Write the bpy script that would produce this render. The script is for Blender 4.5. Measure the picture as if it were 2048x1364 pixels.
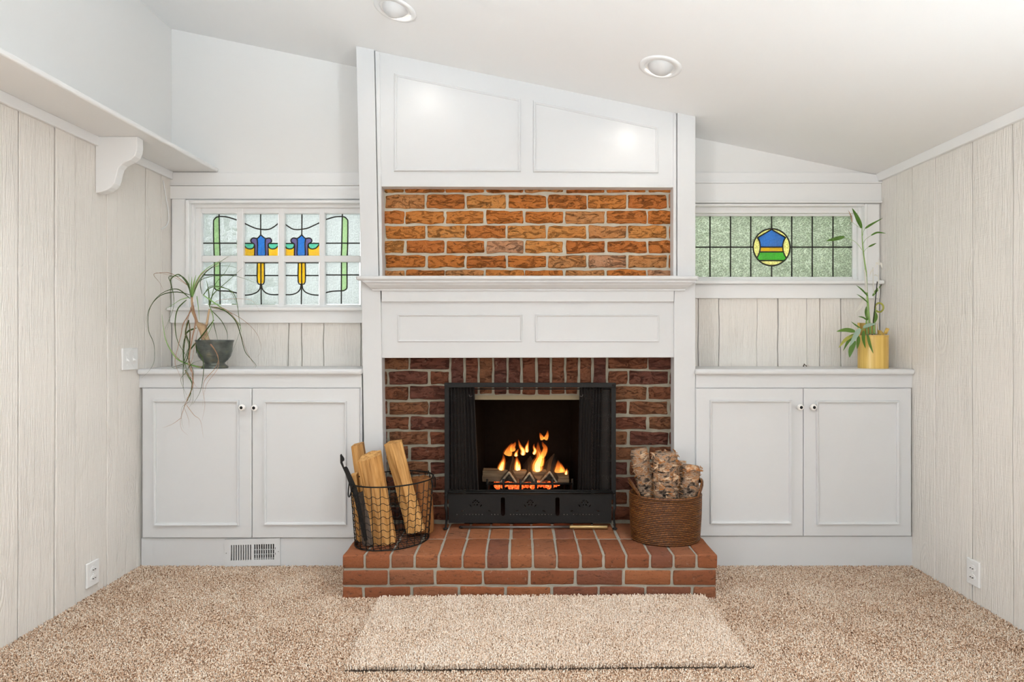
import bpy, bmesh, math, random
import numpy as np
from mathutils import Vector, Matrix, noise

for _o in list(bpy.data.objects):
    bpy.data.objects.remove(_o, do_unlink=True)
SC = bpy.context.scene
COL = SC.collection
R = random.Random(7)

# ------------------------------------------------------------------ camera, world, lights, exposure
F, CX, CY, H = 1120.0, 1045.0, 675.0, 1.16        # focal length / vanishing point in pixels of 2048x1364, eye height (m)
cam_d = bpy.data.cameras.new('camera')
cam = bpy.data.objects.new('camera', cam_d)
COL.objects.link(cam)
cam.location = (0, 0, H)
cam.rotation_euler = (math.pi / 2, 0, 0)
cam_d.sensor_width = 36.0
cam_d.lens = F / 2048 * 36.0
cam_d.shift_x = -(CX - 1024) / 2048
cam_d.shift_y = -(682 - CY) / 2048
cam_d.clip_start = 0.02
SC.camera = cam

SC.view_settings.view_transform = 'Standard'
SC.view_settings.look = 'None'
SC.view_settings.gamma = 1.0
SC.view_settings.use_curve_mapping = False
SC.view_settings.exposure = 0.0

W = bpy.data.worlds.new('overcast_sky')
SC.world = W
W.use_nodes = True
W.node_tree.nodes['Background'].inputs['Color'].default_value = (0.96, 0.985, 1.0, 1)
W.node_tree.nodes['Background'].inputs['Strength'].default_value = 2.5


def area_light(name, loc, target, sx, sy, power, color=(1, 1, 1), spread=180):
    d = bpy.data.lights.new(name, 'AREA')
    d.shape = 'RECTANGLE'
    d.size, d.size_y = sx, sy
    d.energy = power
    d.color = color
    d.spread = math.radians(spread)
    o = bpy.data.objects.new(name, d)
    COL.objects.link(o)
    o.location = loc
    o.rotation_euler = (Vector(target) - Vector(loc)).to_track_quat('-Z', 'Y').to_euler()
    return o


def spot_light(name, loc, target, power, angle, blend, color=(1, 1, 1), radius=0.03):
    d = bpy.data.lights.new(name, 'SPOT')
    d.energy = power
    d.spot_size = math.radians(angle)
    d.spot_blend = blend
    d.color = color
    d.shadow_soft_size = radius
    o = bpy.data.objects.new(name, d)
    COL.objects.link(o)
    o.location = loc
    o.rotation_euler = (Vector(target) - Vector(loc)).to_track_quat('-Z', 'Y').to_euler()
    return o


# added unseen fill light in the opening of the wall behind the camera
area_light('rear_fill_light', (0.0, -2.45, 1.55), (0.0, 2.8, 1.35), 3.2, 1.7, 2.5, (0.92, 0.965, 1.0))
# unseen area lights added at the uncut side walls, each brightening the wall opposite
area_light('left_side_fill', (-1.88, -0.75, 1.45), (1.966, 1.35, 1.85), 1.4, 1.2, 30, (0.92, 0.965, 1.0), 85)
area_light('right_side_fill', (1.90, -0.75, 1.40), (-1.93, 1.35, 1.85), 1.4, 1.1, 16, (0.92, 0.965, 1.0), 85)
SC.cycles.max_bounces = 5
SC.cycles.diffuse_bounces = 4
SC.cycles.glossy_bounces = 2
SC.cycles.transmission_bounces = 3
SC.cycles.transparent_max_bounces = 12
SC.cycles.caustics_reflective = False
SC.cycles.caustics_refractive = False
SC.cycles.use_adaptive_sampling = True
SC.cycles.adaptive_threshold = 0.1
SC.cycles.adaptive_min_samples = 12
SC.cycles.use_light_tree = False
EYEBALL_POWER, CAN_POWER, UPLIGHT_POWER = 3.8, 60.0, 130.0
FIRE_POWER = 1.2

# ------------------------------------------------------------------ geometry helpers
ORG = {}


def at(px, py, Y):
    return Vector(((px - CX) * Y / F, Y, H + (CY - py) * Y / F))


def X_(px, Y):
    return (px - CX) * Y / F


def Z_(py, Y):
    return H + (CY - py) * Y / F


def thing(name, label, cat, loc=(0, 0, 0), group=None):
    o = bpy.data.objects.new(name, None)
    o.empty_display_size = 0.05
    COL.objects.link(o)
    o.location = loc
    ORG[o] = Vector(loc)
    tag(o, label, cat, group)
    return o


def tag(o, label=None, cat=None, group=None, kind=None):
    if label: o['label'] = label
    if cat: o['category'] = cat
    if group: o['group'] = group
    if kind: o['kind'] = kind
    return o


class MB:
    def __init__(s):
        s.v, s.f, s.uv = [], [], None

    def quad_box(s, p):                       # 8 points: bottom ring 4, top ring 4
        b = len(s.v)
        s.v += [Vector(q) for q in p]
        for a in ((3, 2, 1, 0), (4, 5, 6, 7), (0, 1, 5, 4), (1, 2, 6, 5), (2, 3, 7, 6), (3, 0, 4, 7)):
            s.f.append([b + i for i in a])
        return s

    def box(s, x0, x1, y0, y1, z0, z1):
        return s.quad_box([(x0, y0, z0), (x1, y0, z0), (x1, y1, z0), (x0, y1, z0),
                           (x0, y0, z1), (x1, y0, z1), (x1, y1, z1), (x0, y1, z1)])

    def pbox(s, px0, px1, py0, py1, Y0, Y1):  # front face seen at those pixels when it stands at depth Y0
        return s.box(X_(px0, Y0), X_(px1, Y0), Y0, Y1, Z_(py1, Y0), Z_(py0, Y0))

    def prism(s, poly, off):
        b, n = len(s.v), len(poly)
        off = Vector(off)
        s.v += [Vector(p) for p in poly] + [Vector(p) + off for p in poly]
        s.f.append([b + i for i in range(n)])
        s.f.append([b + n + i for i in reversed(range(n))])
        for i in range(n):
            j = (i + 1) % n
            s.f.append([b + i, b + n + i, b + n + j, b + j])
        return s

    def loft(s, rings, closed=True, caps=True):
        b, n = len(s.v), len(rings[0])
        for r in rings: s.v += [Vector(p) for p in r]
        for k in range(len(rings) - 1):
            for i in range(n if closed else n - 1):
                j = (i + 1) % n
                s.f.append([b + k * n + i, b + k * n + j, b + (k + 1) * n + j, b + (k + 1) * n + i])
        if caps:
            s.f.append([b + i for i in reversed(range(n))])
            s.f.append([b + (len(rings) - 1) * n + i for i in range(n)])
        return s

    def tube(s, pts, r, n=6, closed=False, flat=1.0, caps=True):
        pts = [Vector(p) for p in pts]
        m = len(pts)
        rr = r if isinstance(r, (list, tuple)) else [r] * m
        up, rings = None, []
        for i, p in enumerate(pts):
            if closed: t = pts[(i + 1) % m] - pts[i - 1]
            else: t = pts[min(i + 1, m - 1)] - pts[max(i - 1, 0)]
            if t.length < 1e-9: t = Vector((0, 0, 1))
            t.normalize()
            if up is None:
                up = Vector((0, 1, 0)) if abs(t.y) < 0.9 else Vector((1, 0, 0))
            a = t.cross(up)
            if a.length < 1e-6: a = t.orthogonal()
            a.normalize()
            up = a.cross(t).normalized()
            rings.append([p + (a * math.cos(2 * math.pi * k / n) + up * flat * math.sin(2 * math.pi * k / n)) * rr[i] for k in range(n)])
        if closed: rings.append(rings[0])
        return s.loft(rings, True, caps and not closed)

    def lathe(s, prof, c, n=32, a=1.0, b=1.0, rot=0.0, M=None, caps=False):
        c = Vector(c)
        rings = []
        for r, z in prof:
            ring = []
            for k in range(n):
                t = 2 * math.pi * k / n
                x, y = r * a * math.cos(t), r * b * math.sin(t)
                p = Vector((x * math.cos(rot) - y * math.sin(rot), x * math.sin(rot) + y * math.cos(rot), z))
                ring.append(c + (M @ p if M else p))
            rings.append(ring)
        return s.loft(rings, True, caps)

    def build(s, name, mat, parent=None, smooth=False, bevel=0.0, seg=2, origin=None, M=None, solid=0.0):
        o0 = ORG.get(parent, Vector((0, 0, 0))) if parent else Vector((0, 0, 0))
        org = Vector(origin) if origin is not None else o0
        me = bpy.data.meshes.new(name)
        if M is not None:
            vs = [tuple(v) for v in s.v]
        else:
            vs = [tuple(Vector(v) - org) for v in s.v]
        me.from_pydata(vs, [], s.f)
        if s.uv is not None:
            l = me.uv_layers.new(name='uv')
            for p in me.polygons:
                for li, vi in zip(p.loop_indices, p.vertices):
                    l.data[li].uv = s.uv[vi]
        me.update()
        bm = bmesh.new(); bm.from_mesh(me)
        bmesh.ops.recalc_face_normals(bm, faces=bm.faces)
        bm.to_mesh(me); bm.free()
        if smooth:
            me.polygons.foreach_set('use_smooth', [True] * len(me.polygons))
        me.materials.append(mat)
        o = bpy.data.objects.new(name, me)
        COL.objects.link(o)
        if parent: o.parent = parent
        if M is not None:
            o.matrix_basis = Matrix.Translation(-o0) @ M
            ORG[o] = M.to_translation()
        else:
            o.location = org - o0
            ORG[o] = org
        if solid:
            m = o.modifiers.new('solid', 'SOLIDIFY'); m.thickness = solid; m.offset = 0
        if bevel:
            m = o.modifiers.new('bevel', 'BEVEL'); m.width = bevel; m.segments = seg; m.limit_method = 'ANGLE'
            m.angle_limit = math.radians(35)
            m.harden_normals = False
        return o


def frame_px(mb, x0, x1, y0, y1, wl, wr, wt, wb, Y0, Y1):
    if wl: mb.pbox(x0, x0 + wl, y0, y1, Y0, Y1)
    if wr: mb.pbox(x1 - wr, x1, y0, y1, Y0, Y1)
    if wt: mb.pbox(x0 + wl, x1 - wr, y0, y0 + wt, Y0, Y1)
    if wb: mb.pbox(x0 + wl, x1 - wr, y1 - wb, y1, Y0, Y1)
    return mb


def curve_pts(pts, n):
    """Catmull-Rom through pts."""
    P = [Vector(p) for p in pts]
    if len(P) == 2: return [P[0].lerp(P[1], i / n) for i in range(n + 1)]
    out, m = [], len(P) - 1
    for i in range(n + 1):
        t = i / n * m
        k = min(int(t), m - 1); u = t - k
        p0, p1, p2, p3 = P[max(k - 1, 0)], P[k], P[k + 1], P[min(k + 2, m)]
        out.append(0.5 * ((2 * p1) + (-p0 + p2) * u + (2 * p0 - 5 * p1 + 4 * p2 - p3) * u * u + (-p0 + 3 * p1 - 3 * p2 + p3) * u ** 3))
    return out


def plate_with_holes(name, outer, holes, off, mat, parent):
    """flat plate from 3D outline + hole outlines, extruded by off"""
    o0 = ORG[parent]
    bm = bmesh.new()
    edges = []
    for loop in [outer] + holes:
        vs = [bm.verts.new(Vector(p) - o0) for p in loop]
        for i in range(len(vs)): edges.append(bm.edges.new((vs[i], vs[(i + 1) % len(vs)])))
    bmesh.ops.triangle_fill(bm, use_beauty=True, use_dissolve=False, edges=edges)
    ret = bmesh.ops.extrude_face_region(bm, geom=list(bm.faces))
    bmesh.ops.translate(bm, vec=Vector(off), verts=[g for g in ret['geom'] if isinstance(g, bmesh.types.BMVert)])
    bmesh.ops.recalc_face_normals(bm, faces=bm.faces)
    me = bpy.data.meshes.new(name); bm.to_mesh(me); bm.free()
    me.materials.append(mat)
    o = bpy.data.objects.new(name, me); COL.objects.link(o); o.parent = parent
    ORG[o] = o0
    return o


# ------------------------------------------------------------------ materials
class NT:
    def __init__(s, name):
        s.m = bpy.data.materials.new(name); s.m.use_nodes = True
        s.t = s.m.node_tree; s.n = s.t.nodes; s.n.clear()
        s.out = s.n.new('ShaderNodeOutputMaterial')

    def add(s, typ, **kw):
        nd = s.n.new('ShaderNode' + typ)
        for k, v in kw.items():
            if k in nd.inputs: s.put(nd.inputs[k], v)
            else: setattr(nd, k, v)
        return nd

    def put(s, inp, v):
        if isinstance(v, bpy.types.NodeSocket): s.t.links.new(v, inp)
        else:
            if hasattr(inp.default_value, '__len__') and hasattr(v, '__len__') and len(v) == 3 and len(inp.default_value) == 4: v = (*v, 1)
            inp.default_value = v

    def bsdf(s, color=(0.8, 0.8, 0.8), rough=0.5, metal=0.0, normal=None, spec=0.5, **kw):
        b = s.n.new('ShaderNodeBsdfPrincipled')
        s.put(b.inputs['Base Color'], color)
        s.put(b.inputs['Roughness'], rough); s.put(b.inputs['Metallic'], metal)
        s.put(b.inputs['Specular IOR Level'], spec)
        for k, v in kw.items(): s.put(b.inputs[k.replace('_', ' ')], v)
        if normal is not None: s.put(b.inputs['Normal'], normal)
        return b

    def done(s, shader):
        s.t.links.new(shader.outputs[0], s.out.inputs['Surface']); return s.m

    def coord(s, kind='Object', scale=(1, 1, 1), loc=None):
        c = s.n.new('ShaderNodeTexCoord')
        mp = s.n.new('ShaderNodeMapping')
        s.t.links.new(c.outputs[kind], mp.inputs['Vector'])
        mp.inputs['Scale'].default_value = scale
        if loc is not None: s.put(mp.inputs['Location'], loc)
        return mp.outputs[0]

    def noise(s, vec, scale, detail=3, rough=0.55, dist=0.0):
        n = s.n.new('ShaderNodeTexNoise')
        s.t.links.new(vec, n.inputs['Vector'])
        n.inputs['Scale'].default_value = scale; n.inputs['Detail'].default_value = detail
        n.inputs['Roughness'].default_value = rough; n.inputs['Distortion'].default_value = dist
        return n.outputs['Fac']

    def ramp(s, fac, stops, interp='LINEAR'):
        r = s.n.new('ShaderNodeValToRGB'); s.t.links.new(fac, r.inputs['Fac'])
        cr = r.color_ramp; cr.interpolation = interp
        while len(cr.elements) < len(stops): cr.elements.new(0.5)
        for e, (p, c) in zip(cr.elements, stops):
            e.position = p; e.color = (*c, 1) if len(c) == 3 else c
        return r.outputs['Color']

    def mix(s, fac, a, b, blend='MIX'):
        n = s.n.new('ShaderNodeMix'); n.data_type = 'RGBA'; n.blend_type = blend
        s.put(n.inputs[0], fac); s.put(n.inputs[6], a); s.put(n.inputs[7], b)
        return n.outputs[2]

    def bump(s, h, strength=0.3, dist=0.002, normal=None):
        n = s.n.new('ShaderNodeBump'); s.t.links.new(h, n.inputs['Height'])
        n.inputs['Strength'].default_value = strength; n.inputs['Distance'].default_value = dist
        if normal is not None: s.t.links.new(normal, n.inputs['Normal'])
        return n.outputs[0]

    def math(s, op, a, b=0.5):
        n = s.n.new('ShaderNodeMath'); n.operation = op
        s.put(n.inputs[0], a); s.put(n.inputs[1], b)
        return n.outputs[0]

    def rnd(s):
        return s.n.new('ShaderNodeObjectInfo').outputs['Random']

    def pos(s):
        return s.n.new('ShaderNodeNewGeometry').outputs['Position']


def srgb(r, g, b):
    f = lambda c: (c / 255 / 12.92) if c / 255 <= 0.04045 else ((c / 255 + 0.055) / 1.055) ** 2.4
    return (f(r), f(g), f(b))


def paint(name, col, rough, bscale=60, bstr=0.12, bdist=0.001, spec=0.4):
    t = NT(name)
    n = t.noise(t.coord('Object'), bscale * 0.25, 1)
    return t.done(t.bsdf(col, t.math('ADD', t.math('MULTIPLY', n, 0.12), rough - 0.06), spec=spec))


M = {}
M['white'] = paint('white_semi_gloss_paint', (0.675, 0.678, 0.68), 0.34, 25, 0.08, 0.001, 0.45)
M['trim'] = paint('white_trim_paint', (0.84, 0.84, 0.835), 0.36, 25, 0.08, 0.001, 0.4)
M['wall'] = paint('white_wall_paint', (0.82, 0.815, 0.80), 0.75, 180, 0.12, 0.0006, 0.25)
M['ceil'] = paint('ceiling_paint', (0.87, 0.87, 0.865), 0.85, 140, 0.10, 0.0006, 0.2)
M['plastic'] = paint('white_plastic', (0.86, 0.86, 0.85), 0.28, 10, 0.0, 0.0001, 0.5)


def plank_mat():
    t = NT('rough_sawn_painted_plank')
    ri = t.rnd()
    off = t.add('CombineXYZ', X=t.math('MULTIPLY', ri, 37.0), Y=t.math('MULTIPLY', ri, 19.0), Z=t.math('MULTIPLY', ri, 53.0)).outputs[0]
    v = t.coord('Object', (1, 1, 1), off)
    v2 = t.coord('Object', (22, 22, 1.1), off)
    g = t.noise(v2, 4.0, 3, 0.65, 1.6)
    saw = t.noise(t.coord('Object', (2, 2, 60), off), 3.0, 1, 0.6)
    mask = t.noise(v, 2.2, 1)
    h = t.math('ADD', t.math('MULTIPLY', g, t.math('MULTIPLY', mask, 1.5)), t.math('MULTIPLY', saw, t.math('MULTIPLY', mask, 0.25)))
    kn = t.add('TexVoronoi', Vector=t.coord('Object', (3.5, 3.5, 1.4), off), Scale=1.0)
    rings = t.math('MULTIPLY', t.math('SINE', t.math('MULTIPLY', kn.outputs['Distance'], 160.0), 0), t.math('LESS_THAN', kn.outputs['Distance'], 0.16))
    h = t.math('ADD', h, t.math('MULTIPLY', rings, 0.10))
    col = t.mix(t.math('MULTIPLY', t.math('GREATER_THAN', g, 0.66), 0.12), (0.84, 0.80, 0.745), (0.66, 0.62, 0.56))
    col = t.mix(t.math('MULTIPLY', ri, 0.10), col, (0.79, 0.755, 0.71))
    return t.done(t.bsdf(col, 0.5, normal=t.bump(h, 0.75, 0.008), spec=0.35))


M['plank'] = plank_mat()
M['rear_dark'] = paint('darkened_rear_wall', (0.16, 0.11, 0.075), 0.5, 12, 0.2)  # added dark tone, cuts the light bounced by the unseen rear wall


def brick_mat(name, cols, mott=0.35, bump=1.0, bscale=26.0):
    t = NT(name)
    ri = t.rnd()
    off = t.add('CombineXYZ', X=t.math('MULTIPLY', ri, 71.0), Y=t.math('MULTIPLY', ri, 33.0), Z=t.math('MULTIPLY', ri, 17.0)).outputs[0]
    v = t.coord('Object', (1, 1, 1), off)
    vs = t.coord('Object', (0.55, 1, 1.35), off)
    n = len(cols)
    base = t.ramp(ri, [(i / n, c) for i, c in enumerate(cols)], 'CONSTANT')
    big = t.noise(v, 14, 4, 0.6)
    med = t.noise(vs, 60, 5, 0.7, 0.8)
    c = t.mix(t.math('MULTIPLY', t.ramp(big, [(0.4, (0, 0, 0)), (0.68, (1, 1, 1))]), mott), base, cols[0])
    c = t.mix(t.ramp(med, [(0.30, (0.8, 0.8, 0.8)), (0.45, (0, 0, 0))]), c, (0.045, 0.022, 0.015))
    c = t.mix(t.ramp(t.noise(v, 45, 4, 0.7), [(0.62, (0, 0, 0)), (0.80, (0.45, 0.45, 0.45))]), c, (0.55, 0.42, 0.32))
    cr = t.noise(vs, bscale, 6, 0.72, 1.5)
    cr2 = t.ramp(cr, [(0.36, (0, 0, 0)), (0.47, (0.8, 0.8, 0.8)), (1, (1, 1, 1))])
    h = t.math('ADD', t.math('MULTIPLY', cr2, 1.0), t.math('MULTIPLY', t.noise(v, 160, 4, 0.7), 0.45))
    return t.done(t.bsdf(c, 0.85, normal=t.bump(h, bump, 0.015), spec=0.15))


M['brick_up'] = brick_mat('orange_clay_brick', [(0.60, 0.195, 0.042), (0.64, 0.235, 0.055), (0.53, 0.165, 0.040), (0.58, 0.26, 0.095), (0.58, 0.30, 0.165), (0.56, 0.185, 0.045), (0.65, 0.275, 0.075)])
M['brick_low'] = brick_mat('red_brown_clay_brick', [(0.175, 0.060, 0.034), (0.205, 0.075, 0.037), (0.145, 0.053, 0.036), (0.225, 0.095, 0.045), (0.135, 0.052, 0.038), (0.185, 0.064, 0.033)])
M['brick_hearth'] = brick_mat('smooth_hearth_brick', [(0.285, 0.097, 0.042), (0.31, 0.115, 0.05), (0.24, 0.082, 0.038), (0.27, 0.108, 0.055), (0.20, 0.076, 0.045)], 0.3, 0.4, 40)


def mortar_mat(name, c0, c1):
    t = NT(name)
    v = t.coord('Object')
    a, b = t.noise(v, 30, 4), t.noise(v, 240, 4, 0.7)
    return t.done(t.bsdf(t.mix(a, c0, c1), 0.9, normal=t.bump(t.math('ADD', a, t.math('MULTIPLY', b, 0.5)), 0.7, 0.004), spec=0.15))


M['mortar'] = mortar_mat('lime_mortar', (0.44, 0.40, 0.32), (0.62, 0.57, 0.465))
M['mortar_low'] = mortar_mat('dark_lime_mortar', (0.19, 0.17, 0.13), (0.36, 0.325, 0.255))  # darker tone of the mortar, for the lower brickwork
M['mortar_h'] = mortar_mat('grey_hearth_mortar', (0.30, 0.275, 0.225), (0.44, 0.405, 0.335))
M['soot'] = mortar_mat('sooty_firebrick', (0.005, 0.004, 0.0035), (0.012, 0.009, 0.008))


def metal_mat(name, col, rough, metal=0.9, bs=80, bst=0.15):
    t = NT(name)
    v = t.coord('Object')
    n = t.noise(v, bs, 3)
    r = t.math('ADD', t.math('MULTIPLY', n, 0.25), rough - 0.1)
    return t.done(t.bsdf(col, r, metal, normal=t.bump(n, bst, 0.001), spec=0.35))


M['iron'] = metal_mat('black_painted_iron', (0.008, 0.0075, 0.007), 0.58, 0.0)
M['wire'] = metal_mat('black_wire', (0.012, 0.011, 0.010), 0.45, 0.5)
M['steel'] = metal_mat('worn_dark_steel', (0.20, 0.18, 0.165), 0.42, 0.85)
M['brass'] = metal_mat('aged_brass_handle', (0.42, 0.29, 0.13), 0.38, 0.75)
M['lintel'] = metal_mat('stained_steel_lintel', (0.30, 0.24, 0.15), 0.6, 0.3)
M['lead'] = metal_mat('dark_lead_came', (0.045, 0.042, 0.038), 0.55, 0.4)
M['dark'] = metal_mat('dark_void', (0.012, 0.010, 0.010), 0.9, 0.0)


def chain_mat():
    t = NT('chainmail_fire_curtain')
    u = t.n.new('ShaderNodeTexCoord').outputs['UV']
    s = t.n.new('ShaderNodeSeparateXYZ'); t.t.links.new(u, s.inputs[0])
    a = t.math('SINE', t.math('MULTIPLY', t.math('ADD', s.outputs[0], s.outputs[1]), 1500.0), 0)
    b = t.math('SINE', t.math('MULTIPLY', t.math('SUBTRACT', s.outputs[0], s.outputs[1]), 1500.0), 0)
    hole = t.math('GREATER_THAN', t.math('MULTIPLY', a, b), 0.90)
    p = t.bsdf((0.011, 0.0085, 0.007), 0.55, 0.2, spec=0.25)
    tr = t.n.new('ShaderNodeBsdfTransparent')
    mx = t.n.new('ShaderNodeMixShader')
    t.put(mx.inputs[0], hole); t.t.links.new(p.outputs[0], mx.inputs[1]); t.t.links.new(tr.outputs[0], mx.inputs[2])
    return t.done(mx)


M['chain'] = chain_mat()


def carpet_mat(name, stops, sc=210):
    t = NT(name)
    v = t.coord('Object')
    n = t.noise(v, sc, 2, 0.6)
    big = t.noise(v, 5, 3)
    f = t.math('ADD', n, t.math('MULTIPLY', t.math('SUBTRACT', big, 0.5), 0.16))
    c = t.ramp(f, stops)
    return t.done(t.bsdf(c, 0.95, spec=0.08))


M['carpet'] = carpet_mat('frieze_carpet', [(0.33, (0.14, 0.065, 0.035)), (0.43, (0.56, 0.33, 0.20)), (0.50, (0.84, 0.60, 0.42)), (0.60, (0.95, 0.83, 0.70))], 170)
M['rug'] = carpet_mat('pale_frieze_rug', [(0.32, (0.16, 0.08, 0.045)), (0.41, (0.66, 0.44, 0.29)), (0.49, (0.84, 0.64, 0.48)), (0.59, (0.94, 0.83, 0.72))], 190)


def wood_mat(name, c0, c1, c2, sc=26.0, bump=0.5):
    t = NT(name)
    ri = t.rnd()
    off = t.add('CombineXYZ', X=t.math('MULTIPLY', ri, 7.0), Y=t.math('MULTIPLY', ri, 3.0), Z=t.math('MULTIPLY', ri, 5.0)).outputs[0]
    v = t.coord('Object', (sc, sc, 1.3), off)
    g = t.noise(v, 2.2, 5, 0.65, 0.5)
    streak = t.noise(t.coord('Object', (sc * 0.35, sc * 0.35, 0.5), off), 2.0, 3)
    c = t.ramp(g, [(0.30, c2), (0.44, c1), (0.62, c0)])
    c = t.mix(t.ramp(streak, [(0.50, (0, 0, 0)), (0.72, (0.6, 0.6, 0.6))]), c, c2)
    return t.done(t.bsdf(c, 0.75, normal=t.bump(g, bump, 0.004), spec=0.2))


M['split'] = wood_mat('split_firewood', (0.66, 0.37, 0.135), (0.46, 0.225, 0.065), (0.17, 0.075, 0.028))
M['split_grey'] = wood_mat('weathered_split_wood', (0.24, 0.18, 0.11), (0.13, 0.092, 0.055), (0.05, 0.035, 0.025))
M['bark'] = wood_mat('dark_log_bark', (0.17, 0.13, 0.105), (0.09, 0.066, 0.052), (0.03, 0.022, 0.018), 14, 1.0)
M['bark_red'] = wood_mat('red_brown_bark', (0.33, 0.14, 0.045), (0.20, 0.075, 0.025), (0.07, 0.028, 0.012), 14, 0.9)
M['char'] = wood_mat('charred_log', (0.07, 0.055, 0.042), (0.03, 0.024, 0.02), (0.010, 0.008, 0.007), 18, 1.0)
M['log_end'] = wood_mat('pale_log_end', (0.45, 0.36, 0.25), (0.30, 0.235, 0.16), (0.08, 0.06, 0.045), 20, 0.8)


def birch_mat():
    t = NT('birch_bark')
    v = t.coord('Object', (1, 1, 2.2))
    n = t.noise(v, 22, 5, 0.7, 0.8)
    n2 = t.noise(t.coord('Object', (1, 1, 3.5)), 60, 4, 0.7)
    c = t.ramp(n, [(0.36, (0.018, 0.013, 0.010)), (0.44, (0.17, 0.115, 0.08)), (0.51, (0.46, 0.33, 0.235)), (0.58, (0.40, 0.155, 0.035)), (0.66, (0.56, 0.43, 0.32))])
    c = t.mix(t.ramp(n2, [(0.30, (0.8, 0.8, 0.8)), (0.42, (0, 0, 0))]), c, (0.05, 0.035, 0.027))
    return t.done(t.bsdf(c, 0.7, normal=t.bump(t.math('ADD', n, n2), 0.9, 0.008), spec=0.25))


M['birch'] = birch_mat()
M['birch_end'] = wood_mat('birch_cut_end', (0.55, 0.33, 0.13), (0.42, 0.22, 0.08), (0.2, 0.09, 0.03))


def curl_mat(name, a, b):
    t = NT(name)
    c = t.mix(t.ramp(t.noise(t.coord('Object'), 40, 4), [(0.42, (0, 0, 0)), (0.58, (1, 1, 1))]), a, b)
    return t.done(t.bsdf(c, 0.6, spec=0.3))


M['curl'] = curl_mat('peeling_birch_paper', (0.58, 0.42, 0.28), (0.36, 0.125, 0.024))


def wicker_mat():
    t = NT('coiled_wicker')
    u = t.n.new('ShaderNodeTexCoord').outputs['UV']
    b = t.n.new('ShaderNodeTexBrick')
    t.t.links.new(u, b.inputs['Vector'])
    b.offset = 0.37
    for k, v in (('Scale', 1.0), ('Mortar Size', 0.10), ('Brick Width', 1.0), ('Row Height', 0.5), ('Bias', 0.0), ('Mortar Smooth', 0.6)):
        b.inputs[k].default_value = v
    b.inputs['Color1'].default_value = (0.27, 0.098, 0.02, 1)
    b.inputs['Color2'].default_value = (0.12, 0.038, 0.008, 1)
    b.inputs['Mortar'].default_value = (0.03, 0.010, 0.004, 1)
    n = t.noise(t.coord('Object'), 60, 3)
    c = t.mix(t.math('MULTIPLY', n, 0.5), b.outputs['Color'], (0.10, 0.036, 0.009), 'MIX')
    inv = t.math('SUBTRACT', 1.0, b.outputs['Fac'])
    return t.done(t.bsdf(c, 0.45, normal=t.bump(inv, 0.7, 0.004), spec=0.4))


M['wicker'] = wicker_mat()


def glass_mat(name, col, trans=0.35, bscale=140, bstr=0.5, voro=False, gloss=0.08):
    t = NT(name)
    v = t.coord('Object')
    if voro:
        vn = t.add('TexVoronoi', Vector=t.coord('Object', (1, 1, 1.35)), Scale=125.0)
        h = vn.outputs['Distance']
        c = t.mix(t.ramp(h, [(0.1, (0, 0, 0)), (0.75, (1, 1, 1))]), [x * 0.62 for x in col], [min(1, x * 1.35) for x in col])
    else:
        h = t.noise(v, bscale, 3, 0.6)
        c = t.mix(t.ramp(h, [(0.35, (0, 0, 0)), (0.65, (1, 1, 1))]), [x * 0.86 for x in col], [min(1, x * 1.12) for x in col])
    nb = t.bump(h, bstr, 0.003)
    tl = t.n.new('ShaderNodeBsdfTranslucent'); t.put(tl.inputs['Color'], c); t.put(tl.inputs['Normal'], nb)
    tp = t.n.new('ShaderNodeBsdfTransparent'); t.put(tp.inputs['Color'], c)
    m1 = t.n.new('ShaderNodeMixShader'); m1.inputs[0].default_value = trans
    t.t.links.new(tl.outputs[0], m1.inputs[1]); t.t.links.new(tp.outputs[0], m1.inputs[2])
    gl = t.n.new('ShaderNodeBsdfGlossy'); gl.inputs['Roughness'].default_value = 0.25; t.put(gl.inputs['Normal'], nb)
    m2 = t.n.new('ShaderNodeMixShader'); m2.inputs[0].default_value = gloss
    t.t.links.new(m1.outputs[0], m2.inputs[1]); t.t.links.new(gl.outputs[0], m2.inputs[2])
    return t.done(m2)


M['g_clear'] = glass_mat('frosted_clear_glass', (0.64, 0.67, 0.655), 0.45)
M['g_sea'] = glass_mat('pale_green_glass', (0.50, 0.63, 0.42), 0.45)
M['g_blue'] = glass_mat('blue_glass', (0.08, 0.30, 0.55), 0.5)
M['g_purple'] = glass_mat('purple_glass', (0.27, 0.245, 0.38), 0.5)
M['g_gold'] = glass_mat('amber_yellow_glass', (0.74, 0.56, 0.03), 0.5)
M['g_aqua'] = glass_mat('aqua_glass', (0.24, 0.58, 0.46), 0.5)
M['g_hammer'] = glass_mat('hammered_pale_green_glass', (0.54, 0.58, 0.49), 0.40, voro=True, bstr=0.9)
M['g_cream'] = glass_mat('cream_hammered_glass', (0.88, 0.74, 0.40), 0.4, voro=True, bstr=0.9)
M['g_sky'] = glass_mat('sky_blue_glass', (0.07, 0.32, 0.60), 0.5)
M['g_leaf'] = glass_mat('grass_green_glass', (0.17, 0.56, 0.08), 0.5)


def leaf_mat(name, c0, c1, trans=0.25):
    t = NT(name)
    ri = t.rnd()
    c = t.mix(ri, c0, c1)
    c = t.mix(t.math('MULTIPLY', t.noise(t.coord('Object'), 18, 3), 0.5), c, c0)
    b = t.bsdf(c, 0.45, spec=0.4)
    tl = t.n.new('ShaderNodeBsdfTranslucent'); t.put(tl.inputs['Color'], c)
    mx = t.n.new('ShaderNodeMixShader'); mx.inputs[0].default_value = trans
    t.t.links.new(b.outputs[0], mx.inputs[1]); t.t.links.new(tl.outputs[0], mx.inputs[2])
    return t.done(mx)


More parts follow.
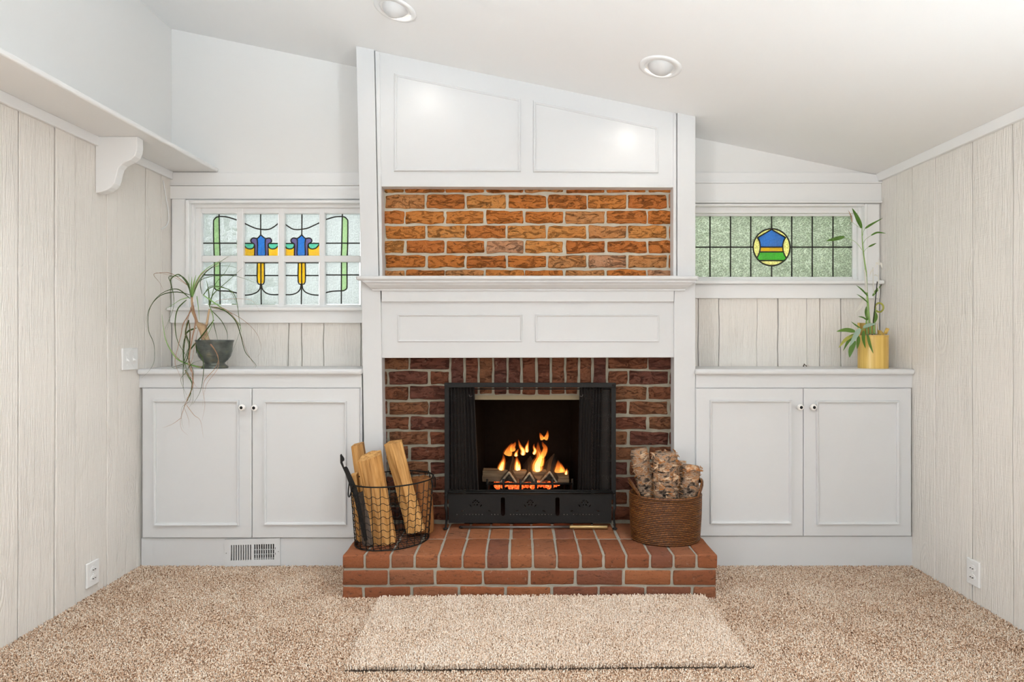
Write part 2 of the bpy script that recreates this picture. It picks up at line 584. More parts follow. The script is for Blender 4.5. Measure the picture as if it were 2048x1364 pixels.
M['leaf'] = leaf_mat('grassy_green_leaf', (0.045, 0.08, 0.016), (0.10, 0.165, 0.04))
M['leaf_l'] = leaf_mat('fresh_green_leaf', (0.24, 0.42, 0.12), (0.32, 0.48, 0.18))
M['leaf_b'] = leaf_mat('dry_tan_leaf', (0.36, 0.20, 0.12), (0.48, 0.29, 0.19))
M['bam'] = leaf_mat('bamboo_leaf', (0.07, 0.17, 0.02), (0.17, 0.30, 0.06))
M['bam_p'] = leaf_mat('pale_bamboo_leaf', (0.32, 0.46, 0.36), (0.40, 0.52, 0.42))
M['bam_y'] = leaf_mat('yellowing_bamboo_leaf', (0.40, 0.42, 0.08), (0.48, 0.46, 0.10))
M['bam_w'] = leaf_mat('dry_white_leaf', (0.78, 0.75, 0.68), (0.82, 0.80, 0.74))
M['stem'] = leaf_mat('green_cane', (0.22, 0.36, 0.10), (0.30, 0.42, 0.14), 0.0)
M['hedge'] = leaf_mat('hedge_foliage', (0.10, 0.20, 0.05), (0.22, 0.34, 0.10), 0.2)
M['trunk'] = wood_mat('tan_palm_trunk', (0.62, 0.46, 0.29), (0.48, 0.32, 0.19), (0.27, 0.17, 0.10), 12, 0.5)


def pot_mat():
    t = NT('dark_green_glazed_stoneware')
    v = t.coord('Object', (1, 1, 1))
    band = t.noise(t.coord('Object', (2, 2, 60)), 3, 3, 0.6, 0.3)
    n = t.noise(v, 22, 4)
    c = t.ramp(n, [(0.35, (0.055, 0.062, 0.055)), (0.55, (0.095, 0.11, 0.095)), (0.72, (0.16, 0.145, 0.10))])
    return t.done(t.bsdf(c, 0.28, normal=t.bump(band, 0.45, 0.004), spec=0.5))


M['pot'] = pot_mat()


def bamboo_pot_mat():
    t = NT('varnished_yellow_bamboo')
    g = t.noise(t.coord('Object', (30, 30, 0.8)), 2.0, 3)
    c = t.ramp(g, [(0.3, (0.56, 0.34, 0.07)), (0.5, (0.68, 0.45, 0.11)), (0.7, (0.74, 0.52, 0.15))])
    return t.done(t.bsdf(c, 0.30, normal=t.bump(g, 0.1, 0.001), spec=0.5))


M['bpot'] = bamboo_pot_mat()
M['pebble'] = curl_mat('speckled_pebbles', (0.75, 0.70, 0.64), (0.06, 0.045, 0.04))
M['soil'] = curl_mat('dark_soil', (0.05, 0.035, 0.025), (0.11, 0.08, 0.055))
M['ceramic'] = paint('white_porcelain_knob', (0.86, 0.84, 0.81), 0.15, 10, 0.0, 0.0001, 0.6)
M['bulb_grey'] = paint('grey_eyeball_shell', (0.62, 0.61, 0.60), 0.4, 20, 0.02)


def emit_mat(name, col, s):
    t = NT(name)
    e = t.n.new('ShaderNodeEmission'); t.put(e.inputs[0], col); e.inputs[1].default_value = s
    return t.done(e)


M['lamp'] = emit_mat('lamp_face', (1.0, 0.95, 0.88), 22.0)


def flame_mat(name, stops, s, fade0, fade1):
    t = NT(name)
    sp = t.n.new('ShaderNodeSeparateXYZ')
    c = t.n.new('ShaderNodeTexCoord')
    t.t.links.new(c.outputs['Generated'], sp.inputs[0])
    z = sp.outputs[2]
    col = t.ramp(z, stops)
    n = t.noise(t.coord('Object', (1, 1, 0.35)), 60, 3)
    st = t.math('MULTIPLY', t.ramp(z, [(fade0, (1, 1, 1)), (fade1, (0.0, 0.0, 0.0))]), t.math('MULTIPLY', t.math('ADD', n, 0.35), s))
    e = t.n.new('ShaderNodeEmission'); t.put(e.inputs[0], col); t.put(e.inputs[1], st)
    tr = t.n.new('ShaderNodeBsdfTransparent')
    ad = t.n.new('ShaderNodeAddShader')
    t.t.links.new(e.outputs[0], ad.inputs[0]); t.t.links.new(tr.outputs[0], ad.inputs[1])
    return t.done(ad)


M['flame'] = flame_mat('flame_outer', [(0.0, (1.0, 0.42, 0.07)), (0.4, (1.0, 0.26, 0.03)), (1.0, (0.8, 0.10, 0.008))], 0.62, 0.35, 1.0)
M['flame_halo'] = flame_mat('flame_halo', [(0.0, (1.0, 0.22, 0.02)), (1.0, (0.7, 0.06, 0.004))], 0.10, 0.3, 1.0)
M['flame_in'] = flame_mat('flame_core', [(0.0, (1.0, 0.72, 0.32)), (0.45, (1.0, 0.55, 0.14)), (1.0, (1.0, 0.32, 0.04))], 1.1, 0.5, 1.0)


def ember_mat():
    t = NT('glowing_embers')
    n = t.noise(t.coord('Object'), 90, 4, 0.7)
    col = t.ramp(n, [(0.36, (0.02, 0.004, 0.002)), (0.47, (0.85, 0.07, 0.008)), (0.58, (1.0, 0.20, 0.03)), (0.70, (1.0, 0.55, 0.22))])
    b = t.bsdf((0.05, 0.04, 0.035), 0.9, Emission_Color=col, Emission_Strength=1.5)
    return t.done(b)


M['ember'] = ember_mat()

for _k in ('lamp', 'flame', 'flame_halo', 'flame_in', 'ember'):
    M[_k].cycles.emission_sampling = 'NONE'

# ------------------------------------------------------------------ the room
YB, XL, XR, YREAR = 3.08, -1.9305, 1.966, -2.6
YF = 2.827                     # face of the chimney pilasters
YBR = 2.89                     # face of the brickwork
ceil = lambda x: 2.4572 - 0.2075 * x


def struct(name, mb, mat, **kw):
    return tag(mb.build(name, mat, **kw), kind='structure')


# floor (carpet base) and pile
struct('floor', MB().box(XL - 0.1, XR + 0.1, YREAR, YB + 0.1, -0.06, 0.0), M['carpet'])


def pile(name, mat, x0, x1, y0, y1, step, z0, hgt, parent=None, skip=None, seed=1, quadpts=None, edge=0.0):
    rs = np.random.RandomState(seed)
    nx, ny = int((x1 - x0) / step), int((y1 - y0) / step)
    gx, gy = np.meshgrid(np.arange(nx), np.arange(ny))
    x = x0 + (gx.ravel() + rs.rand(nx * ny)) * step
    y = y0 + (gy.ravel() + rs.rand(nx * ny)) * step
    keep = np.ones(len(x), bool)
    if skip: keep &= ~((x > skip[0]) & (x < skip[1]) & (y > skip[2]) & (y < skip[3]))
    if quadpts:
        q = quadpts
        for i in range(len(q)):
            a, b = q[i], q[(i + 1) % len(q)]
            keep &= ((b[0] - a[0]) * (y - a[1]) - (b[1] - a[1]) * (x - a[0])) > 0
    x, y = x[keep], y[keep]
    n = len(x)
    ang = rs.rand(n) * 2 * np.pi
    w = 0.0019 + rs.rand(n) * 0.0012
    h = hgt * (0.7 + 0.6 * rs.rand(n))
    lx, ly = (rs.rand(n) - 0.5) * 0.012, (rs.rand(n) - 0.5) * 0.012
    z = z0(x, y) if callable(z0) else np.full(n, z0)
    V = np.zeros((n, 6, 3), np.float32)
    for k in range(3):
        a = ang + k * 2.0944
        V[:, k, 0] = x + np.cos(a) * w * 0.8; V[:, k, 1] = y + np.sin(a) * w * 0.8; V[:, k, 2] = z - 0.001
        a = a + 0.9
        V[:, 3 + k, 0] = x + lx + np.cos(a) * w; V[:, 3 + k, 1] = y + ly + np.sin(a) * w; V[:, 3 + k, 2] = z + h
    base = np.arange(n)[:, None] * 6
    faces = np.array([[0, 1, 4], [0, 4, 3], [1, 2, 5], [1, 5, 4], [2, 0, 3], [2, 3, 5], [3, 4, 5]])
    Fc = (base[:, None, :] + faces[None, :, :]).reshape(-1, 3)
    me = bpy.data.meshes.new(name)
    me.vertices.add(n * 6); me.vertices.foreach_set('co', V.ravel())
    me.loops.add(len(Fc) * 3); me.loops.foreach_set('vertex_index', Fc.ravel().astype(np.int32))
    me.polygons.add(len(Fc)); me.polygons.foreach_set('loop_start', np.arange(0, len(Fc) * 3, 3, dtype=np.int32))
    me.polygons.foreach_set('loop_total', np.full(len(Fc), 3, np.int32))
    me.update(calc_edges=True); me.validate()
    me.materials.append(mat)
    o = bpy.data.objects.new(name, me); COL.objects.link(o)
    if parent: o.parent = parent; o.location = -ORG[parent]
    return o


tag(pile('carpet_pile', M['carpet'], XL, XR, 1.72, 2.84, 0.0050, 0.0, 0.010, skip=(-0.79, 0.855, 2.49, 3.0)),
    'beige and brown flecked frieze carpet covering the floor', 'carpet', kind='stuff')

# ceiling slab
cm = MB()
cm.prism([(XL - 0.1, YREAR, ceil(XL - 0.1)), (XR + 0.1, YREAR, ceil(XR + 0.1)), (XR + 0.1, YREAR, ceil(XR + 0.1) + 0.1), (XL - 0.1, YREAR, ceil(XL - 0.1) + 0.1)], (0, YB + 0.3 - YREAR, 0))
struct('ceiling', cm, M['ceil'])

# left wall: plaster above, planks below
lw = MB().box(XL - 0.1, XL - 0.014, YREAR, YB + 0.1, 0, 2.06)
lw.box(XL - 0.1, XL, YREAR, YB + 0.1, 2.055, ceil(XL) + 0.05)
wall_left = struct('wall_left', lw, M['wall'])


def plank(parent, seams, axis, base, thick, z0, z1, gap=0.0050, seed=3, tight=()):
    """vertical planks between seam positions; axis 'y' -> wall of constant x"""
    rr = random.Random(seed)
    seam_w = {}
    for s in seams:
        seam_w[s] = [(rr.uniform(-0.003, 0.003)) for _ in range(7)]
    for i in range(len(seams) - 1):
        a, b = seams[i], seams[i + 1]
        ga = 0.0008 if a in tight else gap / 2 * rr.uniform(0.7, 1.3)
        gb = 0.0008 if b in tight else gap / 2 * rr.uniform(0.7, 1.3)
        pr = rr.uniform(-0.0015, 0.0025)
        left = [(a + ga + seam_w[a][k] * (0 if i == 0 else 1), z0 + (z1 - z0) * k / 6) for k in range(7)]
        right = [(b - gb + seam_w[b][k] * (0 if i == len(seams) - 2 else 1), z0 + (z1 - z0) * k / 6) for k in range(7)]
        poly = left + right[::-1]
        mb = MB()
        if axis == 'y':
            sgn = 1 if base < 0 else -1          # towards the room
            xb, xf = base - sgn * thick, base + sgn * pr
            rings = [[(x, p, q) for p, q in ((l[0], l[1]), (r[0], r[1]))] for x in (xb, xf) for l, r in ()]
            mb.prism([(xb, p, q) for p, q in poly], (xf - xb, 0, 0))
        else:
            mb.prism([(p, base + thick, q) for p, q in poly], (0, -thick - pr, 0))
        mb.build('plank', M['plank'], parent, origin=(base if axis == 'y' else (a + b) / 2, (a + b) / 2 if axis == 'y' else base, z0), bevel=0.0015, seg=1)


YL = lambda px: -XL * F / (CX - px)
YRt = lambda px: XR * F / (px - CX)
sl = [-2.5, -2.2, -1.9, -1.62, -1.3, -1.05, -0.75, -0.44, -0.2, 0.1, 0.4, 0.62, 0.9, 1.2, 1.45, 1.72, 1.96] + [YL(p) for p in (37, 110, 151, 214, 235, 291, 322)] + [YB]
plank(wall_left, sl, 'y', XL, 0.013, 0.0, 2.032, tight=(YL(214), YL(322)))

rw = MB().box(XR + 0.014, XR + 0.1, YREAR, YB + 0.1, 0, ceil(XR) + 0.03)
wall_right = struct('wall_right', rw, M['wall'])
sr = [-2.5, -2.2, -1.9, -1.62, -1.3, -1.05, -0.75, -0.44, -0.2, 0.1, 0.4, 0.62, 0.9, 1.2, 1.45, 1.72, 1.98] + [YRt(p) for p in (2026, 1944, 1920, 1870, 1824, 1793)] + [YB]
plank(wall_right, sr, 'y', XR, 0.013, 0.0, 2.03, tight=(YRt(1920), YRt(1870)), seed=11)

# back wall either side of the chimney, with window openings
SB = YB / F


def xb(px): return X_(px, YB)
def zb(py): return Z_(py, YB)


bw = MB()
WL0, WL1, WLb, WLt = xb(374), -0.872, zb(618), zb(404)
WR0, WR1, WRb, WRt = 0.885, xb(1733), zb(566), zb(410)
for x0, x1, a, b, zbm, ztp in ((XL - 0.1, -0.60, WL0, WL1, WLb, WLt), (0.60, XR + 0.1, WR0, WR1, WRb, WRt)):
    bw.box(x0, x1, YB + 0.013, YB + 0.14, 0, zbm)
    bw.box(x0, a, YB, YB + 0.14, zbm, ztp)
    bw.box(b, x1, YB, YB + 0.14, zbm, ztp)
    bw.prism([(x0, YB, ztp), (x1, YB, ztp), (x1, YB, max(ceil(x1) + 0.03, ztp + 0.01)), (x0, YB, ceil(x0) + 0.03)], (0, 0.14, 0))
wall_back = struct('wall_back', bw, M['wall'])
plank(wall_back, [XL] + [xb(p) for p in (455, 577, 604, 647, 721.5)] + [-0.62], 'x', YB, 0.012, 0.8, zb(625), seed=5, tight=(xb(455),))
plank(wall_back, [0.62] + [xb(p) for p in (1396, 1438, 1514, 1556, 1613, 1640, 1682)] + [XR], 'x', YB, 0.012, 0.8, zb(575), seed=6, tight=(xb(1514), xb(1613)))

# wall behind the camera, with an opening added for the rear fill light
rwm = MB()
rwm.box(XL - 0.1, XR + 0.1, YREAR - 0.12, YREAR, 0, 0.65)
rwm.box(XL - 0.1, -1.65, YREAR - 0.12, YREAR, 0.65, 2.4)
rwm.box(1.65, XR + 0.1, YREAR - 0.12, YREAR, 0.65, 2.4)
rwm.box(XL - 0.1, XR + 0.1, YREAR - 0.12, YREAR, 2.4, 2.95)
struct('wall_rear', rwm, M['rear_dark'])

# trims
t1 = MB()
t1.box(XL, -0.80, YB - 0.012, YB, zb(371), zb(346))
t1.box(XL, -0.80, YB - 0.018, YB, zb(372.5), zb(370))
struct('trim_1', t1, M['trim'], bevel=0.002)
t2 = MB()
t2.prism([(0.80, YB - 0.012, zb(366)), (XR, YB - 0.012, zb(366)), (XR, YB - 0.012, ceil(XR)), (xb(1716), YB - 0.012, zb(346)), (0.80, YB - 0.012, zb(346))], (0, 0.012, 0))
t2.box(0.80, XR, YB - 0.024, YB, zb(368), zb(365))
struct('trim_2', t2, M['trim'], bevel=0.002)
t3 = MB()
t3.prism([(XR, -2.5, 2.014), (XR, -2.5, ceil(XR)), (XR - 0.018, -2.5, ceil(XR - 0.018)), (XR - 0.030, -2.5, ceil(XR - 0.030)), (XR - 0.016, -2.5, 2.016)], (0, YB + 2.5, 0))
struct('trim_3', t3, M['trim'], bevel=0.002)

# ------------------------------------------------------------------ left ledge with cleat and scroll bracket
sh = thing('wall_shelf', 'long white ledge shelf with scroll bracket running along the left wall', 'shelf', (XL, 2.531, 2.02))
sb = MB().box(XL, -1.672, -1.2, YB, 2.069, 2.091)
sb.build('shelf_board', M['trim'], sh, bevel=0.007, seg=3)
MB().box(XL, XL + 0.016, -1.2, YB - 0.012, 2.026, 2.069).build('cleat', M['trim'], sh, bevel=0.002)


def bracket(y):
    prof = [(0, 0), (0.188, 0), (0.189, -0.045), (0.186, -0.068), (0.176, -0.09), (0.158, -0.106), (0.136, -0.116), (0.118, -0.126), (0.104, -0.142),
            (0.096, -0.165), (0.091, -0.19), (0.084, -0.212), (0.07, -0.230), (0.05, -0.243), (0.025, -0.251), (0.0, -0.256)]
    MB().prism([(XL + a, y, 2.069 + b) for a, b in prof], (0, 0.042, 0)).build('scroll_bracket', M['trim'], sh, bevel=0.003)


bracket(2.531)
bracket(0.95)

# loose cord on the left wall by the corner
cpts = [(325, 361), (326.5, 375), (328.5, 392), (331, 408), (333.5, 426), (334, 441), (330, 452), (321, 458)]
cord = MB().tube(curve_pts([(XL + 0.004 + 0.006 * math.sin(i / 7 * 3.1), YL(p[0]), Z_(p[1], YL(p[0]))) for i, p in enumerate(cpts)], 28), 0.0028, 6)
tag(cord.build('cord', M['trim'], smooth=True, origin=(XL + 0.004, 3.0, 1.95)), 'thin white loose cord hanging in the corner beside the left window', 'cord')

# ------------------------------------------------------------------ windows
YG = 3.115


def glass_piece(parent, pts, mat, Y=YG, label=None):
    o = MB().prism([at(x, y, Y) for x, y in pts], (0, 0.003, 0)).build('glass_piece', mat, parent, origin=at(sum(p[0] for p in pts) / len(pts), sum(p[1] for p in pts) / len(pts), Y))
    if label: o['label'] = label
    return o


win1 = thing('window_1', None, None, (xb(555), YB, zb(618)))
tag(win1, kind='structure')
f = MB(); f.pbox(343.5, 371, 398, 618, YB - 0.014, YB); f.build('side_casing', M['trim'], win1, bevel=0.002)
f = MB(); f.box(XL, -0.80, YB - 0.014, YB, zb(399), zb(373)); f.build('head_casing', M['trim'], win1, bevel=0.002)
f = MB(); frame_px(f, 370, 760, 400, 622, 7, 0, 6, 4, YB - 0.034, YB + 0.02); f.build('outer_stop', M['trim'], win1, bevel=0.005, seg=3)
f = MB(); frame_px(f, 377, 752, 406, 618, 11, 6, 9, 5, YB - 0.004, YB + 0.05); f.build('inner_stop', M['trim'], win1, bevel=0.004, seg=3)
f = MB(); f.box(XL + 0.005, -0.80, YB - 0.052, YB + 0.03, zb(622), zb(615)); f.build('window_sill', M['trim'], win1, bevel=0.005, seg=3)
f = MB(); f.box(XL + 0.005, -0.80, YB - 0.022, YB, zb(646), zb(622)); f.build('apron', M['trim'], win1, bevel=0.002)
# sash bars
Y0s = YG - 0.022
f = MB()
for a, b in ((389, 402.5), (473, 486.5), (556, 568.5), (638, 649.6), (720.5, 738)):
    f.pbox(a, b, 414, 617, Y0s, YG + 0.022)
for a, b in ((414, 427), (511, 524), (609, 617)):
    f.pbox(402.5, 720.5, a, b, Y0s + 0.001, YG + 0.021)
f.build('sash', M['trim'], win1, bevel=0.006, seg=3)

k1 = lambda p: (390 + p[0] / 6.656, 415 + p[1] / 6.656)
cv1 = [(320, 122), (350, 120), (430, 127), (553, 165)]
lf1 = [(320, 122), (285, 130), (258, 158), (247, 200), (249, 475)]
top1 = [(([(85, 85), (320, 85)] + lf1 + [(85, 475)]), 'g_clear'), ([(85, 475), (249, 475), (256, 640), (85, 640)], 'g_clear'),
        (lf1 + [(328, 475)], 'g_sea'), ([(249, 475), (328, 475), (334, 640), (256, 640)], 'g_sea'),
        ([(320, 85), (553, 85)] + cv1[::-1], 'g_clear'), (cv1 + [(553, 475), (328, 475)], 'g_clear'),
        ([(328, 475), (553, 475), (553, 640), (334, 640)], 'g_clear')]
lead1 = [[(320, 85), (328, 475), (334, 640)], lf1 + [(256, 640)], cv1, [(85, 475), (553, 475)]]
bl = [(258, 1050), (268, 1085), (300, 1105), (334, 1110)]
br = [(334, 1110), (450, 1115), (558, 1138)]
bot1 = [([(95, 722), (258, 722), (258, 898), (95, 898)], 'g_clear'), ([(258, 722), (332, 722), (332, 898), (258, 898)], 'g_sea'),
        ([(332, 722), (558, 722), (558, 898), (332, 898)], 'g_clear'), ([(95, 898), (258, 898)] + bl + [(334, 1285), (95, 1285)], 'g_clear'),
        ([(258, 898), (332, 898)] + bl[::-1], 'g_sea'), ([(332, 898), (558, 898)] + br[::-1], 'g_clear'), (br + [(558, 1285), (334, 1285)], 'g_clear')]
lead1b = [[(258, 722), (258, 898)] + bl, br, [(332, 722), (334, 1285)], [(95, 898), (558, 898)], [(95, 722), (558, 722)]]
cu = [(645, 205), (740, 250), (800, 275), (875, 290)]
cu2 = [(875, 290), (940, 295), (1000, 285), (1060, 250), (1103, 215)]
pl = [(822, 412), (780, 405), (752, 418), (742, 440), (750, 462), (775, 477), (790, 497), (795, 530), (792, 645)]
bll = [(822, 412), (829, 440), (833, 500), (828, 615), (840, 645)]
pr_ = [(942, 412), (985, 405), (1012, 420), (1020, 443), (1010, 465), (985, 478), (974, 497), (972, 530), (975, 645)]
brr = [(942, 412), (935, 440), (934, 500), (940, 615), (925, 645)]
apL = [(875, 362), (848, 395), (822, 412)]
apR = [(875, 362), (910, 395), (942, 412)]
swL = [(645, 490), (680, 535), (715, 550), (750, 550), (780, 532), (790, 500)]
swR = [(974, 500), (985, 532), (1020, 551), (1070, 545), (1103, 510)]
top2 = [([(645, 88), (875, 88)] + cu[::-1], 'g_clear'), ([(875, 88), (1103, 88)] + cu2[::-1], 'g_clear'),
        (cu + apL + pl[1:6] + [(645, 477)], 'g_clear'), (cu2 + [(1103, 478)] + pr_[1:6][::-1] + apR[::-1], 'g_clear'),
        (apL[::-1] + apR[1:] + brr[1:] + bll[::-1][:-1], 'g_sky'), (pl + bll[::-1][:-1], 'g_purple'), (pr_ + brr[::-1][:-1], 'g_purple'),
        ([(645, 477), (775, 477)] + swL[::-1], 'g_aqua'), ([(985, 478), (1103, 478)] + swR[::-1], 'g_aqua'),
        (swL + [(793, 530), (792, 645), (645, 645)], 'g_gold'), (swR + [(1103, 645), (975, 645), (972, 530)], 'g_gold')]
lead2 = [[(873, 88), (875, 362)], cu + cu2[1:], apL + pl[1:], apR + pr_[1:], bll, brr, swL, swR, [(645, 477), (775, 477)], [(985, 478), (1103, 478)], [(840, 645), (925, 645)]]
sL = [(872, 1020), (868, 1060), (855, 1095), (820, 1130), (740, 1160), (650, 1168)]
sR = [(886, 1020), (890, 1060), (906, 1100), (950, 1140), (1020, 1160), (1108, 1160)]
bot2 = [([(830, 735), (877, 735), (877, 1020), (830, 992)], 'g_gold'), ([(877, 735), (922, 735), (922, 992), (877, 1020)], 'g_gold'),
        ([(650, 735), (830, 735), (830, 905), (650, 905)], 'g_clear'), ([(922, 735), (1108, 735), (1108, 905), (922, 905)], 'g_clear'),
        ([(650, 905), (830, 905), (830, 992)] + sL, 'g_clear'), ([(1108, 905), (922, 905), (922, 992)] + sR, 'g_clear'),
        (sL + [(650, 1290), (882, 1290)], 'g_clear'), (sR + [(1108, 1290), (882, 1290)], 'g_clear')]
lead2b = [[(830, 735), (830, 992), (877, 1020)], [(922, 735), (922, 992), (877, 1020)], [(877, 735), (877, 1020)], sL, sR, [(879, 1015), (882, 1290)],
          [(650, 905), (830, 905)], [(922, 905), (1108, 905)], [(650, 735), (1108, 735)]]
leads = MB()
for pieces, lines, mx in ((top1, lead1, 1122.8), (bot1, lead1b, 1122.8), (top2, lead2, 1125.1), (bot2, lead2b, 1125.1)):
    for mir in (0, 1):
        g = (lambda p: k1(p)) if not mir else (lambda p: (mx - k1(p)[0], k1(p)[1]))
        for pts, mt in pieces:
            glass_piece(win1, [g(p) for p in pts], M[mt])
        for ln in lines:
            pp = [at(*g(p), YG - 0.001) for p in ln]
            leads.tube(curve_pts(pp, max(2, 3 * (len(pp) - 1))), 0.0035, 6)
leads.build('lead_came', M['lead'], win1, smooth=True)

win2 = thing('window_2', None, None, (xb(1570), YB, zb(566)))
tag(win2, kind='structure')
f = MB(); f.box(0.80, XR, YB - 0.014, YB, zb(404), zb(368)); f.build('head_casing', M['trim'], win2, bevel=0.002)
f = MB(); f.box(0.80, xb(1758.5), YB - 0.030, YB, zb(408), zb(403.5)); f.build('head_bead', M['trim'], win2, bevel=0.004, seg=3)
f = MB(); f.pbox(1735, 1759, 408, 566, YB - 0.014, YB); f.build('side_casing', M['trim'], win2, bevel=0.002)
f = MB(); frame_px(f, 1340, 1736, 407, 566, 0, 6, 5, 0, YB - 0.02, YB + 0.02); f.build('outer_stop', M['trim'], win2, bevel=0.005, seg=3)
f = MB(); frame_px(f, 1345, 1731, 411, 566, 10, 14, 15, 8, YB + 0.012, YB + 0.07); f.build('jamb_frame', M['trim'], win2, bevel=0.003)
f = MB(); f.box(0.80, xb(1757), YB - 0.055, YB + 0.035, zb(569.5), zb(562.5)); f.build('window_sill', M['trim'], win2, bevel=0.006, seg=3)
f = MB(); f.box(0.80, xb(1755), YB - 0.022, YB, zb(597), zb(569.5)); f.build('apron', M['trim'], win2, bevel=0.002)
YG2 = 3.125
f = MB(); frame_px(f, 1362, 1718, 421, 566, 17, 12, 11, 12.5, YG2 - 0.012, YG2 + 0.03); f.build('sash', M['trim'], win2, bevel=0.004, seg=3)
cols = [1379.3, 1420, 1461, 1501.6, 1543.3, 1583.5, 1624.5, 1666, 1706]
rows = [432, 494.3, 553.5]
cxm, cym, rm = 1543.3, 494.4, 36.9
lead_b = MB()


def arc(a0, a1, n=14, r=rm):
    return [(cxm + r * math.cos(math.radians(a0 + (a1 - a0) * i / n)), cym - r * math.sin(math.radians(a0 + (a1 - a0) * i / n))) for i in range(n + 1)]


for i in range(8):
    for j in range(2):
        x0, x1, y0, y1 = cols[i], cols[i + 1], rows[j], rows[j + 1]
        if i in (3, 4):
            if (i, j) == (3, 0): pts = [(x0, y1), (x0, y0), (x1, y0)] + arc(90, 180)
            elif (i, j) == (4, 0): pts = [(x0, y0), (x1, y0), (x1, y1)] + arc(0, 90)
            elif (i, j) == (3, 1): pts = [(x1, y1), (x0, y1), (x0, y0)] + arc(180, 270)
            else: pts = [(x1, y0), (x1, y1), (x0, y1)] + arc(270, 360)
        else: pts = [(x0, y0), (x1, y0), (x1, y1), (x0, y1)]
        glass_piece(win2, pts, M['g_hammer'], YG2)
k2 = lambda p: (1380 + p[0] / 5.251, 395 + p[1] / 5.251)
inL = [(708, 422), (728, 458), (737, 500), (737, 530), (730, 575), (706, 630)]
inR = [(1005, 420), (984, 458), (975, 500), (975, 530), (982, 575), (1008, 630)]
blue = [(857, 336)] + inR[:3] + [(975, 521), (737, 521)] + inL[:3][::-1]
gold = [(737, 521), (975, 521), (980, 571), (732, 571)]
grn = [(732, 571), (980, 571), (1008, 630), (985, 663), (730, 663), (706, 630)]
for pts, mt in ((blue, 'g_sky'), (gold, 'g_gold'), (grn, 'g_leaf')):
    glass_piece(win2, [k2(p) for p in pts], M[mt], YG2)
glass_piece(win2, arc(90, 147) + [k2((708, 422))], M['g_cream'], YG2)
glass_piece(win2, arc(33, 90) + [k2((857, 336)), k2((1005, 420))], M['g_cream'], YG2)
glass_piece(win2, arc(147, 214) + [k2(p) for p in inL[::-1]], M['g_cream'], YG2)
glass_piece(win2, arc(-34, 33) + [k2(p) for p in inR], M['g_cream'], YG2)
glass_piece(win2, arc(228, 312), M['g_cream'], YG2)
mids = []
for x in cols[1:-1]:
    if abs(x - cxm) < 1: mids += [[(x, 432), (x, cym - rm)], [(x, cym + rm), (x, 553.5)]]
    else: mids.append([(x, 432), (x, 553.5)])
mids += [[(1379, 494.3), (cxm - rm, 494.3)], [(cxm + rm, 494.3), (1706, 494.3)]]
mids += [[k2(p) for p in ln] for ln in (inL, inR, [(857, 336), (708, 422)], [(857, 336), (1005, 420)], [(737, 521), (975, 521)], [(732, 571), (980, 571)], [(730, 663), (985, 663)])]
for ln in mids:
    pp = [at(x, y, YG2 - 0.001) for x, y in ln]
    lead_b.tube(curve_pts(pp, max(2, 3 * (len(pp) - 1))), 0.0038, 6)
lead_b.tube([at(x, y, YG2 - 0.001) for x, y in arc(0, 360, 48)[:-1]], 0.0042, 6, closed=True)
lead_b.build('lead_came', M['lead'], win2, smooth=True)

# garden hedge outside (seen only as colour through the glass)
def foliage(name, label, c, sx, sy, sz, n, seed):
    rr = random.Random(seed)
    mb = MB()
    for _ in range(n):
        u = Vector((rr.gauss(0, 1), rr.gauss(0, 1), rr.gauss(0, 1))).normalized() * rr.uniform(0.75, 1.0)
        p = Vector((c[0] + u.x * sx, c[1] + u.y * sy, max(0.02, c[2] + u.z * sz)))
        a = Vector((rr.gauss(0, 1), rr.gauss(0, 1), rr.gauss(0, 1))).normalized()
        b = a.orthogonal().normalized()
        L, w = rr.uniform(0.05, 0.09), rr.uniform(0.02, 0.035)
        i = len(mb.v)
        mb.v += [p, p + a * L * .5 + b * w, p + a * L, p + a * L * .5 - b * w]
        mb.f.append([i, i + 1, i + 2, i + 3])
    o = mb.build(name, M['hedge'], origin=(c[0], c[1], 0))
    return tag(o, label, 'shrub')


foliage('garden_shrub', 'leafy green shrub blurred behind the hammered glass of the right window', (1.75, 4.3, 1.3), 1.0, 0.45, 1.3, 5200, 3)
foliage('garden_shrub', 'leafy green shrub faintly seen behind the left leaded window', (-2.6, 4.6, 1.0), 0.6, 0.4, 1.2, 2200, 4)

